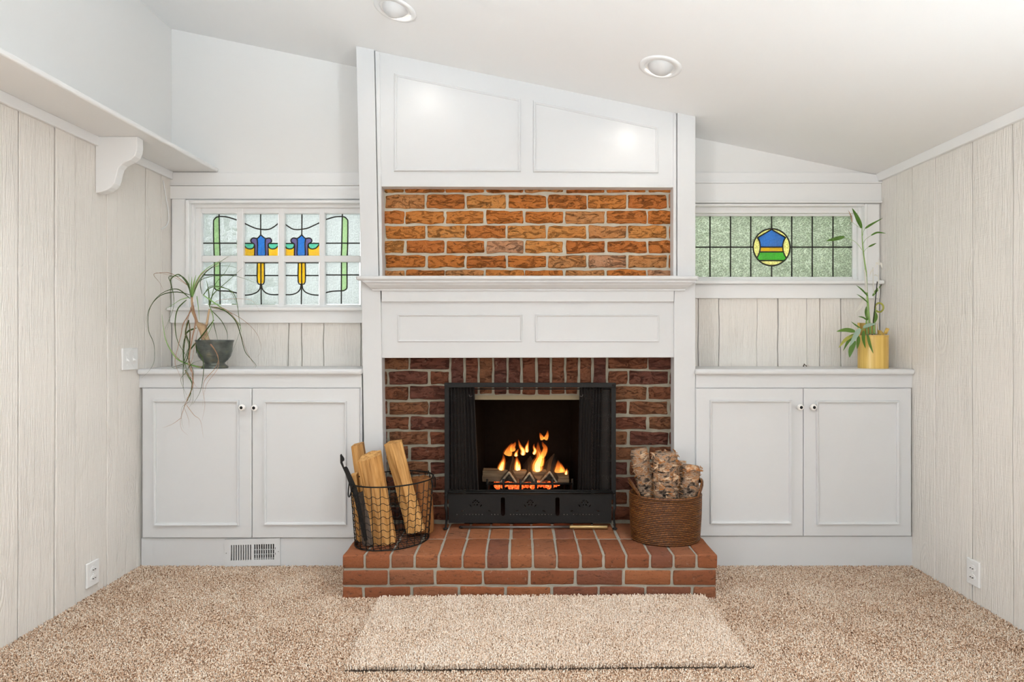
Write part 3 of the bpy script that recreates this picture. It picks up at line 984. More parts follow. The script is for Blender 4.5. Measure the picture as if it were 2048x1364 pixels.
# ------------------------------------------------------------------ chimney: bricks
def rbrick(w, d, h, r=0.006, amp=0.0022, seed=0, nx=4, nz=2, ny=1):
    """rounded, slightly wobbly brick centred at the origin; returns MB"""
    def cuts(half, n):
        a = half - r
        return [-half, -a] + [-a + 2 * a * i / n for i in range(1, n)] + [a, half]
    xs, ys, zs = cuts(w / 2, nx), cuts(d / 2, ny), cuts(h / 2, nz)
    idx, mb = {}, MB()

    def vid(x, y, z):
        k = (round(x, 5), round(y, 5), round(z, 5))
        if k not in idx:
            q = Vector((max(-w / 2 + r, min(w / 2 - r, x)), max(-d / 2 + r, min(d / 2 - r, y)), max(-h / 2 + r, min(h / 2 - r, z))))
            e = Vector((x, y, z)) - q
            p = q + (e.normalized() * r if e.length > 1e-7 else Vector((0, 0, 0)))
            s = Vector((seed * 3.7, seed * 1.9, 0))
            nv = noise.noise_vector(p * 16 + s) * amp + noise.noise_vector(p * 55 + s) * amp * 0.8
            nv.y *= 0.45 if y < 0 else 1.0
            idx[k] = len(mb.v); mb.v.append(p + nv)
        return idx[k]
    for x in (xs[0], xs[-1]):
        for j in range(len(ys) - 1):
            for k in range(len(zs) - 1):
                mb.f.append([vid(x, ys[j], zs[k]), vid(x, ys[j + 1], zs[k]), vid(x, ys[j + 1], zs[k + 1]), vid(x, ys[j], zs[k + 1])])
    for y in (ys[0], ys[-1]):
        for j in range(len(xs) - 1):
            for k in range(len(zs) - 1):
                mb.f.append([vid(xs[j], y, zs[k]), vid(xs[j + 1], y, zs[k]), vid(xs[j + 1], y, zs[k + 1]), vid(xs[j], y, zs[k + 1])])
    for z in (zs[0], zs[-1]):
        for j in range(len(xs) - 1):
            for k in range(len(ys) - 1):
                mb.f.append([vid(xs[j], ys[k], z), vid(xs[j + 1], ys[k], z), vid(xs[j + 1], ys[k + 1], z), vid(xs[j], ys[k + 1], z)])
    return mb


bseed = [0]


def put_brick(parent, mat, x0, x1, y0, y1, z0, z1, **kw):
    bseed[0] += 1
    w, d, h = x1 - x0, y1 - y0, z1 - z0
    if w < 0.014 or h < 0.014: return
    mb = rbrick(w, d, h, seed=bseed[0], **kw)
    c = Vector(((x0 + x1) / 2, (y0 + y1) / 2, (z0 + z1) / 2))
    mb.build('brick', mat, parent, smooth=True, M=Matrix.Translation(c) @ Matrix.Rotation(R.uniform(-.006, .006), 4, 'Y'))


HZ = 0.199                                           # hearth top
OX0, OX1, OZ = X_(928, YBR), X_(1186, YBR), Z_(791, YBR)
ch = MB()
YM = YBR + 0.0060
ch.box(-0.80, 0.86, YM, 2.98, 1.40, 1.98)
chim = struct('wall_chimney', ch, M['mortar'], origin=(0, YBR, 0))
ch = MB()
ch.box(-0.80, OX0, YM, 2.98, 0.02, OZ)
ch.box(OX1, 0.86, YM, 2.98, 0.02, OZ)
ch.box(-0.80, 0.86, YM, 2.98, OZ, 1.40)
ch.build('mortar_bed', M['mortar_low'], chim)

J = 0.0055
# upper panel of bricks
rows_u = [(372, 386.8), (386.8, 419), (419, 449), (449, 479), (479, 508.4), (508.4, 537.7), (537.7, 567)]
jA = [769, 852, 931, 1014, 1094, 1175, 1255, 1336, 1346]
jB = [766, 810, 890, 970, 1049, 1129, 1212, 1295, 1346]
for ri, (a, b) in enumerate(rows_u):
    js = jB if ri % 2 == 0 else jA
    for i in range(len(js) - 1):
        jx = R.uniform(-0.003, 0.003)
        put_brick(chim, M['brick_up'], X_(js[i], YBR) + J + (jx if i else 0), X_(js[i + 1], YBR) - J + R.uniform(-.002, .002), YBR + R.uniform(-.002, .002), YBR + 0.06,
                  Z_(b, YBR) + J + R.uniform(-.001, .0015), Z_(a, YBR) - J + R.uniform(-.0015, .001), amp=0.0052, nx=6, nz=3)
# lower: left and right of the opening
rows_l = [710.5 + 30.2 * k for k in range(12)]
for k in range(11):
    a, b = rows_l[k], rows_l[k + 1]
    if b > 1044: b = 1046
    odd = k % 2 == 0
    Lj = [762, 818, 900] if odd else [762, 776.5, 858.5, 900]
    Rj = [1215, 1296, 1350] if odd else [1215, 1256.5, 1338, 1350]
    if k >= 3:
        Lj = Lj[:-1] + ([900, 928] if odd else [928]); Rj = ([1186, 1215] if odd else [1186]) + Rj[1:]
    for js in (Lj, Rj):
        for i in range(len(js) - 1):
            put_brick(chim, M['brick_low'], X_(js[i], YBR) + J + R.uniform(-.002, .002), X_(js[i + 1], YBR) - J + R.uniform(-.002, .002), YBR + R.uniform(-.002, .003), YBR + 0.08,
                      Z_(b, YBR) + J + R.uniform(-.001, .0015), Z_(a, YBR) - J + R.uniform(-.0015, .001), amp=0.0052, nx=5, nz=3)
# soldier course
sj = [900.2, 929.3, 957.2, 986.3, 1014.9, 1043.3, 1073.2, 1101.5, 1130.5, 1158, 1184.9, 1214]
for i in range(11):
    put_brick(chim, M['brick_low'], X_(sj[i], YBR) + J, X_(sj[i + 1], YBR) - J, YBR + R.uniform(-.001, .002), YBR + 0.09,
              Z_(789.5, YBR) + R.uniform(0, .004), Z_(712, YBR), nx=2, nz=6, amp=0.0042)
MB().box(X_(922, YBR), X_(1192, YBR), YBR + 0.012, 2.99, Z_(800, YBR), Z_(791, YBR)).build('lintel', M['lintel'], chim)
# firebox
fb = MB()
ZF = OZ + 0.06
fb.box(OX0 - 0.05, OX1 + 0.05, 2.9, 3.5, 0.10, HZ - 0.002)
fb.prism([(OX0 - 0.06, 2.985, HZ - .01), (OX0, 2.985, HZ - .01), (OX0 + 0.08, 3.38, HZ - .01), (OX0 - 0.06, 3.38, HZ - .01)], (0, 0, ZF - HZ + 0.1))
fb.prism([(OX1 + 0.06, 2.985, HZ - .01), (OX1, 2.985, HZ - .01), (OX1 - 0.08, 3.38, HZ - .01), (OX1 + 0.06, 3.38, HZ - .01)], (0, 0, ZF - HZ + 0.1))
fb.box(OX0 - 0.06, OX1 + 0.06, 3.36, 3.5, HZ - .01, ZF + 0.1)
fb.box(OX0 - 0.06, OX1 + 0.06, 2.985, 3.5, ZF + 0.04, ZF + 0.12)
fb.build('firebox', M['soot'], chim)

# ------------------------------------------------------------------ hearth
YH = 2.475
hx0, hx1 = X_(684.5, YH), X_(1435, YH)
hearth = thing('hearth', 'raised red brick hearth step in front of the fireplace', 'hearth', ((hx0 + hx1) / 2, 2.6, 0))
hm = MB().box(hx0 + 0.006, hx1 - 0.008, YH + 0.006, YBR + 0.01, -0.01, HZ - 0.005)
hm.build('mortar_bed', M['mortar_h'], hearth)
hj = [684.5, 729, 780, 829, 877, 925, 972, 1018.6, 1065.7, 1114, 1161, 1207.6, 1253, 1301, 1347.6, 1394, 1435]
zt = [HZ, Z_(1139.3, YH), Z_(1172.5, YH), -0.03]
g = 0.0045
for i in range(16):
    x0, x1 = X_(hj[i], YH) + (g if i else 0), X_(hj[i + 1], YH) - (g if i < 15 else 0)
    put_brick(hearth, M['brick_hearth'], x0, x1, YH + R.uniform(-.002, .002), 2.6765, zt[1] + g, HZ + R.uniform(-.001, .001), nx=2, nz=2, ny=3, amp=0.0026, r=0.007)
    put_brick(hearth, M['brick_hearth'], x0 + R.uniform(-.004, .004) * (i > 0), x1, 2.6855, YBR + 0.008, zt[1] + g, HZ + R.uniform(-.001, .001), nx=2, nz=1, ny=3, amp=0.0026, r=0.007)
c2 = [684.5, 776.5, 870, 965.8, 1058.5, 1151, 1247.6, 1344.7, 1432]
c3 = [684.5, 726, 823, 917.5, 1011, 1104, 1197, 1291, 1385.6, 1432]
for js, za, zb_ in ((c2, zt[1], zt[2]), (c3, zt[2], zt[3])):
    for i in range(len(js) - 1):
        put_brick(hearth, M['brick_hearth'], X_(js[i], YH) + (g * 1.2 if i else 0.001), X_(js[i + 1], YH) - (g * 1.2 if i < len(js) - 2 else 0), YH + 0.001 + R.uniform(-.002, .002), YH + 0.10,
                  zb_ + g, za - g, amp=0.0032)
for sx, x0, x1 in ((0, hx0, hx0 + 0.10), (1, hx1 - 0.102, hx1 - 0.002)):      # side returns behind the corner bricks
    for za, zb_ in ((zt[1], zt[2]), (zt[2], zt[3])):
        for y0, y1 in ((YH + 0.109, YH + 0.30), (YH + 0.31, YBR)):
            put_brick(hearth, M['brick_hearth'], x0, x1, y0, y1, zb_ + g, za - g, nx=1, ny=3, amp=0.002)

# ------------------------------------------------------------------ overmantel panelling
om = thing('overmantel', 'white panelled overmantel rising from the mantel to the sloped ceiling', 'panelling', (0, YF, 1.47))
zm = Z_(553, YF)


def lean(y): return (y - 93) / (553 - 93)


xlo = lambda py: 712 + 10 * lean(py)
xli = lambda py: 748 + 8.5 * lean(py)


def quad_board(parent, name, pts, Y0, Y1, mat=None, bevel=0.002):
    MB().prism([(X_(a, Y0), Y0, z) for a, z in pts], (0, Y1 - Y0, 0)).build(name, mat or M['white'], parent, bevel=bevel)


def ctop(px, Y): return ceil(X_(px, Y)) + 0.001


quad_board(om, 'side_board', [(xlo(565), 1.4660), (xli(565), 1.4660), (748, ctop(748, YF)), (712, ctop(712, YF))], YF, 3.078)
quad_board(om, 'side_board', [(1355, 1.4660), (1391, 1.4660), (1391, ctop(1391, YF)), (1355, ctop(1355, YF))], YF, 3.078)
yb_ = YF + 0.004
quad_board(om, 'bead', [(xli(565) + 1.3, 1.4660), (764.5, 1.4660), (759, ctop(759, yb_)), (749.3, ctop(749, yb_))], yb_, 2.90, bevel=0.006)
quad_board(om, 'bead', [(1346.5, 1.4660), (1353.7, 1.4660), (1353.7, ctop(1354, yb_)), (1347, ctop(1346, yb_))], yb_, 2.90, bevel=0.006)
yp = YF + 0.011
quad_board(om, 'panel_board', [(762, Z_(373, yp)), (1348, Z_(375, yp)), (1348, ctop(1348, yp)), (758, ctop(758, yp))], yp, YM + 0.001)
quad_board(om, 'core_board', [(752, Z_(362, YBR + .02)), (1352, Z_(362, YBR + .02)), (1352, ctop(1352, YBR + .02)), (750, ctop(750, YBR + .02))], YBR + .008, 2.93)


def molding(parent, quad, wpx, Y, proud, name='panel_molding'):
    """picture-frame moulding around a quad (outer px corners TL, TR, BR, BL)"""
    q = [Vector((X_(x, Y), Y, Z_(y, Y))) for x, y in quad]
    w = wpx * Y / F
    c = sum(q, Vector()) / 4
    n = len(q)
    inner = []
    for i in range(n):
        p, a, b = q[i], q[i - 1], q[(i + 1) % n]
        e1, e2 = (a - p).normalized(), (b - p).normalized()
        bis = (e1 + e2); s = math.sqrt(max(1e-6, (1 - e1.dot(e2)) / 2)); inner.append((p, bis.normalized() / s))
    prof = [(0, 0.004), (0.06, -proud * 0.55), (0.22, -proud), (0.5, -proud), (0.68, -proud * 0.62), (0.86, -proud * 0.5), (1.0, 0.004)]
    rings = [[p + d * (u * w) + Vector((0, v, 0)) for u, v in prof] for p, d in inner]
    mb = MB(); rings.append(rings[0])
    mb.loft(rings, True, False)
    return mb.build(name, M['white'], parent, smooth=False)


molding(om, [(789, 147), (1041.5, 198), (1041.5, 344), (788, 343.3)], 6.0, yp, 0.010)
molding(om, [(1066, 201.5), (1316, 254.2), (1316.5, 346.3), (1066, 344.7)], 6.0, yp, 0.010)

# ------------------------------------------------------------------ mantelpiece
mp = thing('mantelpiece', 'white wooden mantelpiece with panelled frieze around the fireplace', 'mantel', (0, YF, HZ))
ms = MB().box(X_(711, 2.76), X_(1398.5, 2.76), 2.76, YM + 0.001, Z_(560, 2.76), Z_(551, 2.76))
ms.build('mantel_shelf', M['white'], mp, bevel=0.010, seg=4)
zc = Z_(560, 2.76)
prof = [(2.772, zc), (2.772, zc - 0.010), (2.780, zc - 0.013), (2.786, zc - 0.022), (2.800, zc - 0.034), (2.812, zc - 0.041), (2.812, zc - 0.048), (2.83, zc - 0.048)]
L, Rr = [], []
for i, (y, z) in enumerate(prof):
    ins = min(0.045, (zc - z) * 1.05)
    L.append((X_(726, 2.80) + ins, y, z)); Rr.append((X_(1390, 2.80) - ins, y, z))
L.append((L[-1][0], YF + .01, zc)); Rr.append((Rr[-1][0], YF + .01, zc))
MB().loft([L, Rr]).build('crown_molding', M['white'], mp)
yq = YF - 0.006
MB().box(X_(763, yq), X_(1348, yq), yq, YM, Z_(603.5, yq), zc - 0.02).build('frieze_board', M['white'], mp, bevel=0.002)
yz = YF + 0.012
MB().prism([(X_(762, yz), yz, Z_(716, yz)), (X_(1349, yz), yz, Z_(715, yz)), (X_(1349, yz), yz, Z_(600, yz)), (X_(762, yz), yz, Z_(600, yz))], (0, YM - yz, 0)).build('frieze_panel', M['white'], mp, bevel=0.003)
molding(mp, [(795, 628.5), (1044.5, 629), (1044.5, 684), (795.5, 684)], 4.5, yz, 0.007)
molding(mp, [(1070.5, 629), (1318, 629), (1318, 684), (1070.5, 684)], 4.5, yz, 0.007)
zs_, ze_ = HZ + 0.001, 1.4430
quad_board(mp, 'pilaster', [(730.5, zs_), (769, zs_), (760.5, ze_), (722.3, ze_)], YF, 3.078, bevel=0.003)
quad_board(mp, 'pilaster', [(1348, zs_), (1391, zs_), (1391, ze_), (1348.5, ze_)], YF, 3.078, bevel=0.003)

# ------------------------------------------------------------------ built-in cabinets
YD = 2.812


def cabinet(side, x0, x1, doors, mold, knobs, ytop, ybot_d, ybot, counter, labels, gname):
    fx0, fx1 = X_(x0, 2.83), X_(x1, 2.83)
    c = thing('built_in_cabinet', labels[0], 'cabinet', ((fx0 + fx1) / 2, 2.9, 0))
    b = MB().box(fx0, fx1, 2.83, YB - 0.001, 0.0, 0.9722)
    b.build('body', M['white'], c, bevel=0.002)
    kb = MB().box(X_(x0 - 1, 2.826), X_(x1 + 1, 2.826), 2.824, 2.832, 0.0, Z_(ybot_d + 1, 2.824))
    kb.build('kick_board', M['white'], c, bevel=0.001)
    tb = MB().box(fx0 - 0.012 * (side < 0), fx1 + 0.008 * (side > 0), 2.822, 2.832, Z_(775.5, 2.822), 0.9722)
    tb.build('top_rail', M['white'], c, bevel=0.001)
    for (a, b2), m, k in zip(doors, mold, knobs):
        d = MB().pbox(a, b2, 777, ybot_d, YD, 2.8295).build('door', M['white'], c, bevel=0.0025)
        molding(d, m, 6.0, YD, 0.012, 'door_molding')
        kc = at(k[0], k[1], YD - 0.026)
        Mk = Matrix.Translation(kc) @ Matrix.Rotation(math.pi / 2, 4, 'X')
        kn = MB().lathe([(0.005, -0.028), (0.006, -0.016), (0.009, -0.012), (0.0155, -0.006), (0.0165, 0.0), (0.0150, 0.006), (0.011, 0.009), (0.0, 0.0095)], (0, 0, 0), 20)
        kn = kn.build('knob', M['ceramic'], d, smooth=True, M=Mk)
    o = MB().box(*counter[0], 2.798, YB, counter[1] - 0.030, counter[1]).build('countertop', M['white'], bevel=0.012, seg=4, origin=((counter[0][0] + counter[0][1]) / 2, 2.94, counter[1] - 0.03))
    tag(o, labels[1], 'countertop')
    return c


CT = 1.0025
labs = (('white two-door built-in cabinet left of the fireplace with a vent in its base', 'white rounded-edge countertop left of the fireplace, under the ponytail palm'),
        ('white two-door built-in cabinet right of the fireplace, against the right wall', 'white rounded-edge countertop right of the fireplace, under the bamboo pot'))
cabL = cabinet(-1, 284, 724, [(285, 503), (504.5, 718.5)], [[(307, 799.5), (479, 800), (479.5, 1051), (308, 1051.5)], [(527.5, 801), (694, 801.5), (694.5, 1049.5), (528, 1050)]],
               [(484, 815), (509, 815.5)], 777, 1075.5, 1133, ((XL, X_(723, 2.80)), CT), labs[0], None)
cabR = cabinet(1, 1391, 1823, [(1392.5, 1606.3), (1607.5, 1822.5)], [[(1418.5, 800), (1583, 800), (1583.5, 1047.5), (1419, 1047.5)], [(1631, 801), (1797.5, 801), (1798, 1049), (1632, 1049)]],
               [(1601, 814.5), (1627, 814.5)], 777, 1072, 1130, ((X_(1391.5, 2.80), XR), CT), labs[1], None)
for c in (cabL, cabR):                                     # dark domed centres of the porcelain knobs
    for d in [o for o in c.children if o.name.startswith('door')]:
        k = [o for o in d.children if o.name.startswith('knob')][0]
        loc = ORG[k]
        # sub-part level already reached by knob: the domed centre joins the knob as a second material
        me = k.data
        me.materials.append(M['iron'])
        bm = bmesh.new(); bm.from_mesh(me)
        r = bmesh.ops.create_uvsphere(bm, u_segments=14, v_segments=8, radius=0.0088, matrix=Matrix.Translation((0, 0, 0.0068)) @ Matrix.Diagonal((1, 1, 0.62, 1)))
        fs = {f_ for v_ in r['verts'] for f_ in v_.link_faces}
        for f_ in fs: f_.material_index = 1; f_.smooth = True
        bm.to_mesh(me); bm.free()

# ------------------------------------------------------------------ floor register in the left kick board
YV = 2.816
vent = thing('floor_register', 'white metal air vent set in the base of the left cabinet', 'vent', at(504, 1131, YV))
kv = lambda x, y: (430 + x / 12.047, 1060 + y / 12.047)
out = [at(*kv(*p), YV) for p in ((232, 232), (1562, 195), (1570, 850), (238, 885))]
hl, hr_ = [], []
for i in range(9):
    x = 380 + i * 57.5
    hl.append([at(*kv(*p), YV) for p in ((x, 365 - i * 1.3), (x + 30, 364 - i * 1.3), (x + 30, 742 - i * 2), (x, 742 - i * 2))])
    x = 938 + i * 56
    hr_.append([at(*kv(*p), YV) for p in ((x, 350 - i * 1.8), (x + 36, 349 - i * 1.8), (x + 36, 718 - i), (x, 719 - i))])
plate_with_holes('faceplate', out, hl + hr_, (0, 0.006, 0), M['white'], vent)
for i in range(9):
    x = 372 + i * 57.5
    a, b = at(*kv(x + 4, 372), YV + 0.005), at(*kv(x + 4, 738), YV + 0.005)
    MB().quad_box([b, b + Vector((0.0085, 0.007, 0)), b + Vector((0.0085, 0.008, 0)), b + Vector((0, 0.001, 0)), a, a + Vector((0.0085, 0.007, 0)), a + Vector((0.0085, 0.008, 0)), a + Vector((0, 0.001, 0))]).build('louver', M['white'], vent)
for y in (478, 585, 685):
    a, b = at(*kv(935, y), YV + 0.006), at(*kv(1425, y - 12), YV + 0.006)
    MB().tube([a, b], 0.0016, 4).build('rear_louver', M['white'], vent)
MB().box(out[0].x + 0.02, out[1].x - 0.02, YV + 0.0072, YV + 0.0076, out[3].z + 0.015, out[0].z - 0.015).build('duct_opening', M['dark'], vent)
for p in ((268, 562), (1524, 522)):
    c = at(*kv(*p), YV - 0.0008)
    MB().lathe([(0.0022, 0.0012), (0.0018, -0.0004), (0.0, -0.0006)], (0, 0, 0), 10, M=Matrix.Rotation(-math.pi / 2, 3, 'X')).build('screw', M['steel'], vent, M=Matrix.Translation(c))
for y in (440, 570):
    MB().tube([at(*kv(1452, y - 22), YV - .001), at(*kv(1452, y + 22), YV - .001)], 0.001, 5).build('damper_slot', M['iron'], vent)

# ------------------------------------------------------------------ wall plates
def wallplate(side, y0, y1, z0, z1, kind, name, label, cat):
    x = XL + 0.003 if side < 0 else XR - 0.003
    s = 1 if side < 0 else -1
    t = thing(name, label, cat, (x, (y0 + y1) / 2, z0))
    a, b = sorted((x - 0.003 * s, x + 0.006 * s))
    MB().box(a, b, y0, y1, z0, z1).build('plate', M['plastic'], t, bevel=0.003, seg=3)
    xf = x + 0.006 * s
    ym, zm_ = (y0 + y1) / 2, (z0 + z1) / 2
    if kind == 'outlet':
        for dz in (-0.0195, 0.0195):
            Mo = Matrix.Translation((xf, ym, zm_ + dz)) @ Matrix.Rotation(s * math.pi / 2, 4, 'Y')
            r = MB().lathe([(0.0165, -0.001), (0.0165, 0.0015), (0.0155, 0.002), (0.0, 0.002)], (0, 0, 0), 24, a=0.86).build('receptacle', M['plastic'], t, M=Mo)
            for dy, hh in ((-0.0065, 0.004), (0.0065, 0.0032)):
                a, b = sorted((xf, xf + 0.0026 * s))
                MB().box(a, b, ym + dy - 0.001, ym + dy + 0.001, zm_ + dz + 0.004 - hh, zm_ + dz + 0.004 + hh).build('slot', M['dark'], r)
            MB().lathe([(0.0026, -0.001), (0.0026, 0.0026), (0, 0.0026)], (0, 0, 0), 10).build('ground_hole', M['dark'], r, M=Matrix.Translation((xf, ym, zm_ + dz - 0.0085)) @ Matrix.Rotation(s * math.pi / 2, 4, 'Y'))
        sc_ = [(ym, zm_)]
    else:
        sc_ = []
        for dy in (-0.023, 0.023):
            a, b = sorted((xf - .001, xf + 0.0015 * s))
            MB().box(a, b, ym + dy - 0.0055, ym + dy + 0.0055, zm_ - 0.012, zm_ + 0.012).build('switch_well', M['plastic'], t)
            MB().prism([(xf, ym + dy - 0.004, zm_ - 0.008), (xf, ym + dy - 0.004, zm_ + 0.004), (xf + 0.013 * s, ym + dy - 0.004, zm_ - 0.006), (xf + 0.012 * s, ym + dy - 0.004, zm_ - 0.012)], (0, 0.008, 0)).build('toggle', M['plastic'], t, bevel=0.001)
            sc_ += [(ym + dy, zm_ + 0.030), (ym + dy, zm_ - 0.030)]
    for yy, zz in sc_:
        MB().lathe([(0.003, 0), (0.0025, 0.0012), (0, 0.0014)], (0, 0, 0), 10).build('screw', M['plastic'], t, M=Matrix.Translation((xf, yy, zz)) @ Matrix.Rotation(s * math.pi / 2, 4, 'Y'))


wallplate(-1, 2.692, 2.799, 1.002, 1.108, 'switch', 'light_switch', 'white double toggle light switch on the left plank wall above the cabinet', 'switch')
wallplate(-1, 2.472, 2.543, 0.049, 0.158, 'outlet', 'power_outlet', 'white duplex power outlet low on the left plank wall', 'outlet')
wallplate(1, 2.402, 2.469, 0.083, 0.193, 'outlet', 'power_outlet', 'white duplex power outlet low on the right plank wall', 'outlet')

# ------------------------------------------------------------------ recessed eyeball lights
Nc = Vector((0.2075, 0, 1)).normalized()
Rc = Vector((0, 0, 1)).rotation_difference(Nc).to_matrix()


def eyeball(px, py, aim, label, seen=True):
    t_ = 1.2972 / ((CY - py) + 0.2075 * (px - CX))
    c = Vector(((px - CX) * t_, F * t_, H + (CY - py) * t_))
    t = thing('recessed_light', label, 'ceiling light', c, 'recessed eyeball lights in the ceiling')
    M4 = Matrix.Translation(c) @ Rc.to_4x4()
    MB().lathe([(0.0665, 0.030), (0.0665, -0.003), (0.070, -0.006), (0.083, -0.0065), (0.0905, -0.0045), (0.092, 0.002)], (0, 0, 0), 48).build('trim_ring', M['trim'], t, smooth=True, M=M4)
    MB().lathe([(0.066, 0.0), (0.0655, 0.03), (0.064, 0.06), (0.0, 0.062)], (0, 0, 0), 40).build('inner_baffle', M['trim'], t, smooth=True, M=M4)
    # eyeball: part sphere whose mouth faces the wall
    d = (Vector(aim) - c).normalized()
    cen = c + Nc * 0.022
    q = Vector((0, 0, 1)).rotation_difference(d).to_matrix().to_4x4()
    Rb = 0.060
    prof_ = [(Rb * math.sin(a), Rb * math.cos(a)) for a in [math.radians(v) for v in (52, 60, 75, 90, 105, 120, 135, 150, 165, 179)]]
    prof_ = [(Rb * 0.70, Rb * math.cos(math.radians(52)) - 0.012), (Rb * 0.74, Rb * math.cos(math.radians(52)))] + prof_
    MB().lathe(prof_, (0, 0, 0), 40).build('eyeball', M['bulb_grey'], t, smooth=True, M=Matrix.Translation(cen) @ q)
    MB().lathe([(0.040, 0.022), (0.025, 0.027), (0.0, 0.029)], (0, 0, 0), 28).build('lamp_face', M['lamp'], t, smooth=True, M=Matrix.Translation(cen) @ q)
    s = spot_light('eyeball_lamp', cen + d * 0.050, (aim[0] * 0.95, 2.80, 0.9), EYEBALL_POWER, 150, 0.75, (1.0, 0.945, 0.87), 0.028)
    return t


eyeball(790, 18, (-0.49, 2.83, 2.28), 'recessed eyeball ceiling light above the tall left panel, cut by the top edge')
eyeball(1321, 133.5, (0.545, 2.83, 2.08), 'recessed eyeball ceiling light above the right overmantel panel')


def can(x, y, label):
    c = Vector((x, y, ceil(x)))
    t = thing('recessed_can', label, 'ceiling light', c, 'recessed cans further back in the ceiling')
    M4 = Matrix.Translation(c) @ Rc.to_4x4()
    MB().lathe([(0.066, 0.012), (0.064, -0.003), (0.070, -0.007), (0.083, -0.0075), (0.0905, -0.0045), (0.092, 0.002)], (0, 0, 0), 32).build('trim_ring', M['trim'], t, smooth=True, M=M4)
    MB().lathe([(0.066, 0.0), (0.0, -0.001)], (0, 0, 0), 24).build('lamp_face', M['lamp'], t, M=M4)
    spot_light('can_lamp', c - Nc * 0.02, c - Nc, CAN_POWER * (1.35 if x > 0 else 1.0), 104, 0.8, (0.88, 0.95, 1.0), 0.06)


for x in (-0.75, 0.75):
    for y in (1.42,):
        can(x, y, 'recessed can light in the %s of the ceiling %s the viewer' % ('left half' if x < 0 else 'right half', 'just above' if y > 0 else 'behind'))


# two unseen uplights added behind the viewer to brighten the ceiling
def added_uplight(x, y, label, k=1.0, h=1.40):
    t = thing('added_uplight_stand', label, 'added uplight', (x, y, 0), 'uplights added behind the viewer')
    MB().lathe([(0.0, 0.03), (0.13, 0.025), (0.14, 0.0), (0.0, 0.0)], (x, y, 0), 32).build('base', M['iron'], t, smooth=True)
    MB().lathe([(0.012, 0.02), (0.012, h - 0.08)], (x, y, 0), 12).build('pole', M['iron'], t, smooth=True)
    MB().lathe([(0.02, h - 0.10), (0.09, h - 0.07), (0.16, h), (0.165, h + 0.01), (0.15, h), (0.08, h - 0.06), (0.0, h - 0.07)], (x, y, 0), 32).build('shade', M['trim'], t, smooth=True)
    spot_light('added_uplight_spot', (x, y, h), (x * 0.85, y + 0.42, h + 1.1), UPLIGHT_POWER * k, 114, 0.55, (0.77, 0.91, 1.0), 0.08)


added_uplight(-1.2, -0.1, 'added uplight on a dark pole behind the viewer on the left')
added_uplight(1.2, -0.1, 'added uplight on a dark pole behind the viewer on the right', 1.25, 1.0)

def ribbon(pts, wid, n, twist=0.0, fold=0.0, thick=0.0):
    """tapered leaf blade along pts (3D); returns MB"""
    C = curve_pts(pts, n)
    mb = MB()
    for i, p in enumerate(C):
        t = (C[min(i + 1, n)] - C[max(i - 1, 0)]).normalized()
        v = Vector((math.sin(twist), -math.cos(twist), 0.15))
        s = t.cross(v)
        if s.length < 1e-5: s = t.orthogonal()
        s.normalize()
        nn = s.cross(t)
        w_ = wid(i / n)
        mb.v += [p - s * w_ + nn * fold * w_, p.copy(), p + s * w_ + nn * fold * w_]
    for i in range(n):
        a = i * 3
        mb.f.append([a, a + 1, a + 4, a + 3]); mb.f.append([a + 1, a + 2, a + 5, a + 4])
    return mb



# ------------------------------------------------------------------ hearth rug
rug = thing('hearth_rug', 'pale beige shaggy rug lying in front of the brick hearth', 'rug', (0.09, 2.2, 0))
rq = [(-0.612, 1.928), (0.806, 1.950), (0.799, 2.462), (-0.622, 2.446)]
MB().prism([(x, y, 0.0095) for x, y in rq], (0, 0, 0.005)).build('backing', M['soil'], rug)
tag(pile('rug_pile', M['rug'], -0.64, 0.82, 1.91, 2.48, 0.0042, lambda x, y: 0.0145 + 0.002 * np.sin(x * 9) * np.cos(y * 11), 0.017, rug, quadpts=rq, seed=5), kind='stuff')

# ------------------------------------------------------------------ fire screen
YS = 2.82
scr = thing('fire_screen', 'black iron fireplace screen with mesh curtains and pierced lower fender', 'fire screen', (X_(1060, YS), YS, HZ))
f = MB(); f.pbox(889, 898, 766, 1000, YS, YS + 0.012); f.build('side_post', M['iron'], scr, bevel=0.002)
f = MB(); f.pbox(1222.5, 1232, 766, 1000, YS, YS + 0.012); f.build('side_post', M['iron'], scr, bevel=0.002)
f = MB(); f.pbox(888.5, 1232, 766, 775, YS - 0.002, YS + 0.020); f.build('top_bar', M['iron'], scr, bevel=0.002)
for x in (893, 1227):
    MB().lathe([(0.0055, 0), (0.0045, 0.003), (0, 0.0042)], (0, 0, 0), 14).build('rivet', M['iron'], scr, smooth=True, M=Matrix.Translation(at(x, 770.5, YS - 0.002)) @ Matrix.Rotation(math.pi / 2, 4, 'X'))
f = MB(); f.tube([at(892, 985, YS - 0.006), at(1228, 985, YS - 0.006)], 0.0055, 10); f.build('fender_rail', M['iron'], scr, smooth=True)
f = MB(); f.tube([at(897, 981, YS - 0.002), at(1223, 981, YS - 0.002)], 0.0035, 8); f.build('fender_rail', M['iron'], scr, smooth=True)
for x in (892.5, 1228):
    MB().lathe([(0.0075, -0.004), (0.0075, 0.0), (0.005, 0.004), (0, 0.006)], (0, 0, 0), 14).build('rivet', M['iron'], scr, smooth=True, M=Matrix.Translation(at(x, 985.5, YS - 0.008)) @ Matrix.Rotation(math.pi / 2, 4, 'X'))


def oval(cx, cy, rx, ry, n=10, rot=0.0):
    return [(cx + rx * math.cos(2 * math.pi * i / n) * math.cos(rot) - ry * math.sin(2 * math.pi * i / n) * math.sin(rot),
             cy + rx * math.cos(2 * math.pi * i / n) * math.sin(rot) + ry * math.sin(2 * math.pi * i / n) * math.cos(rot)) for i in range(n)]


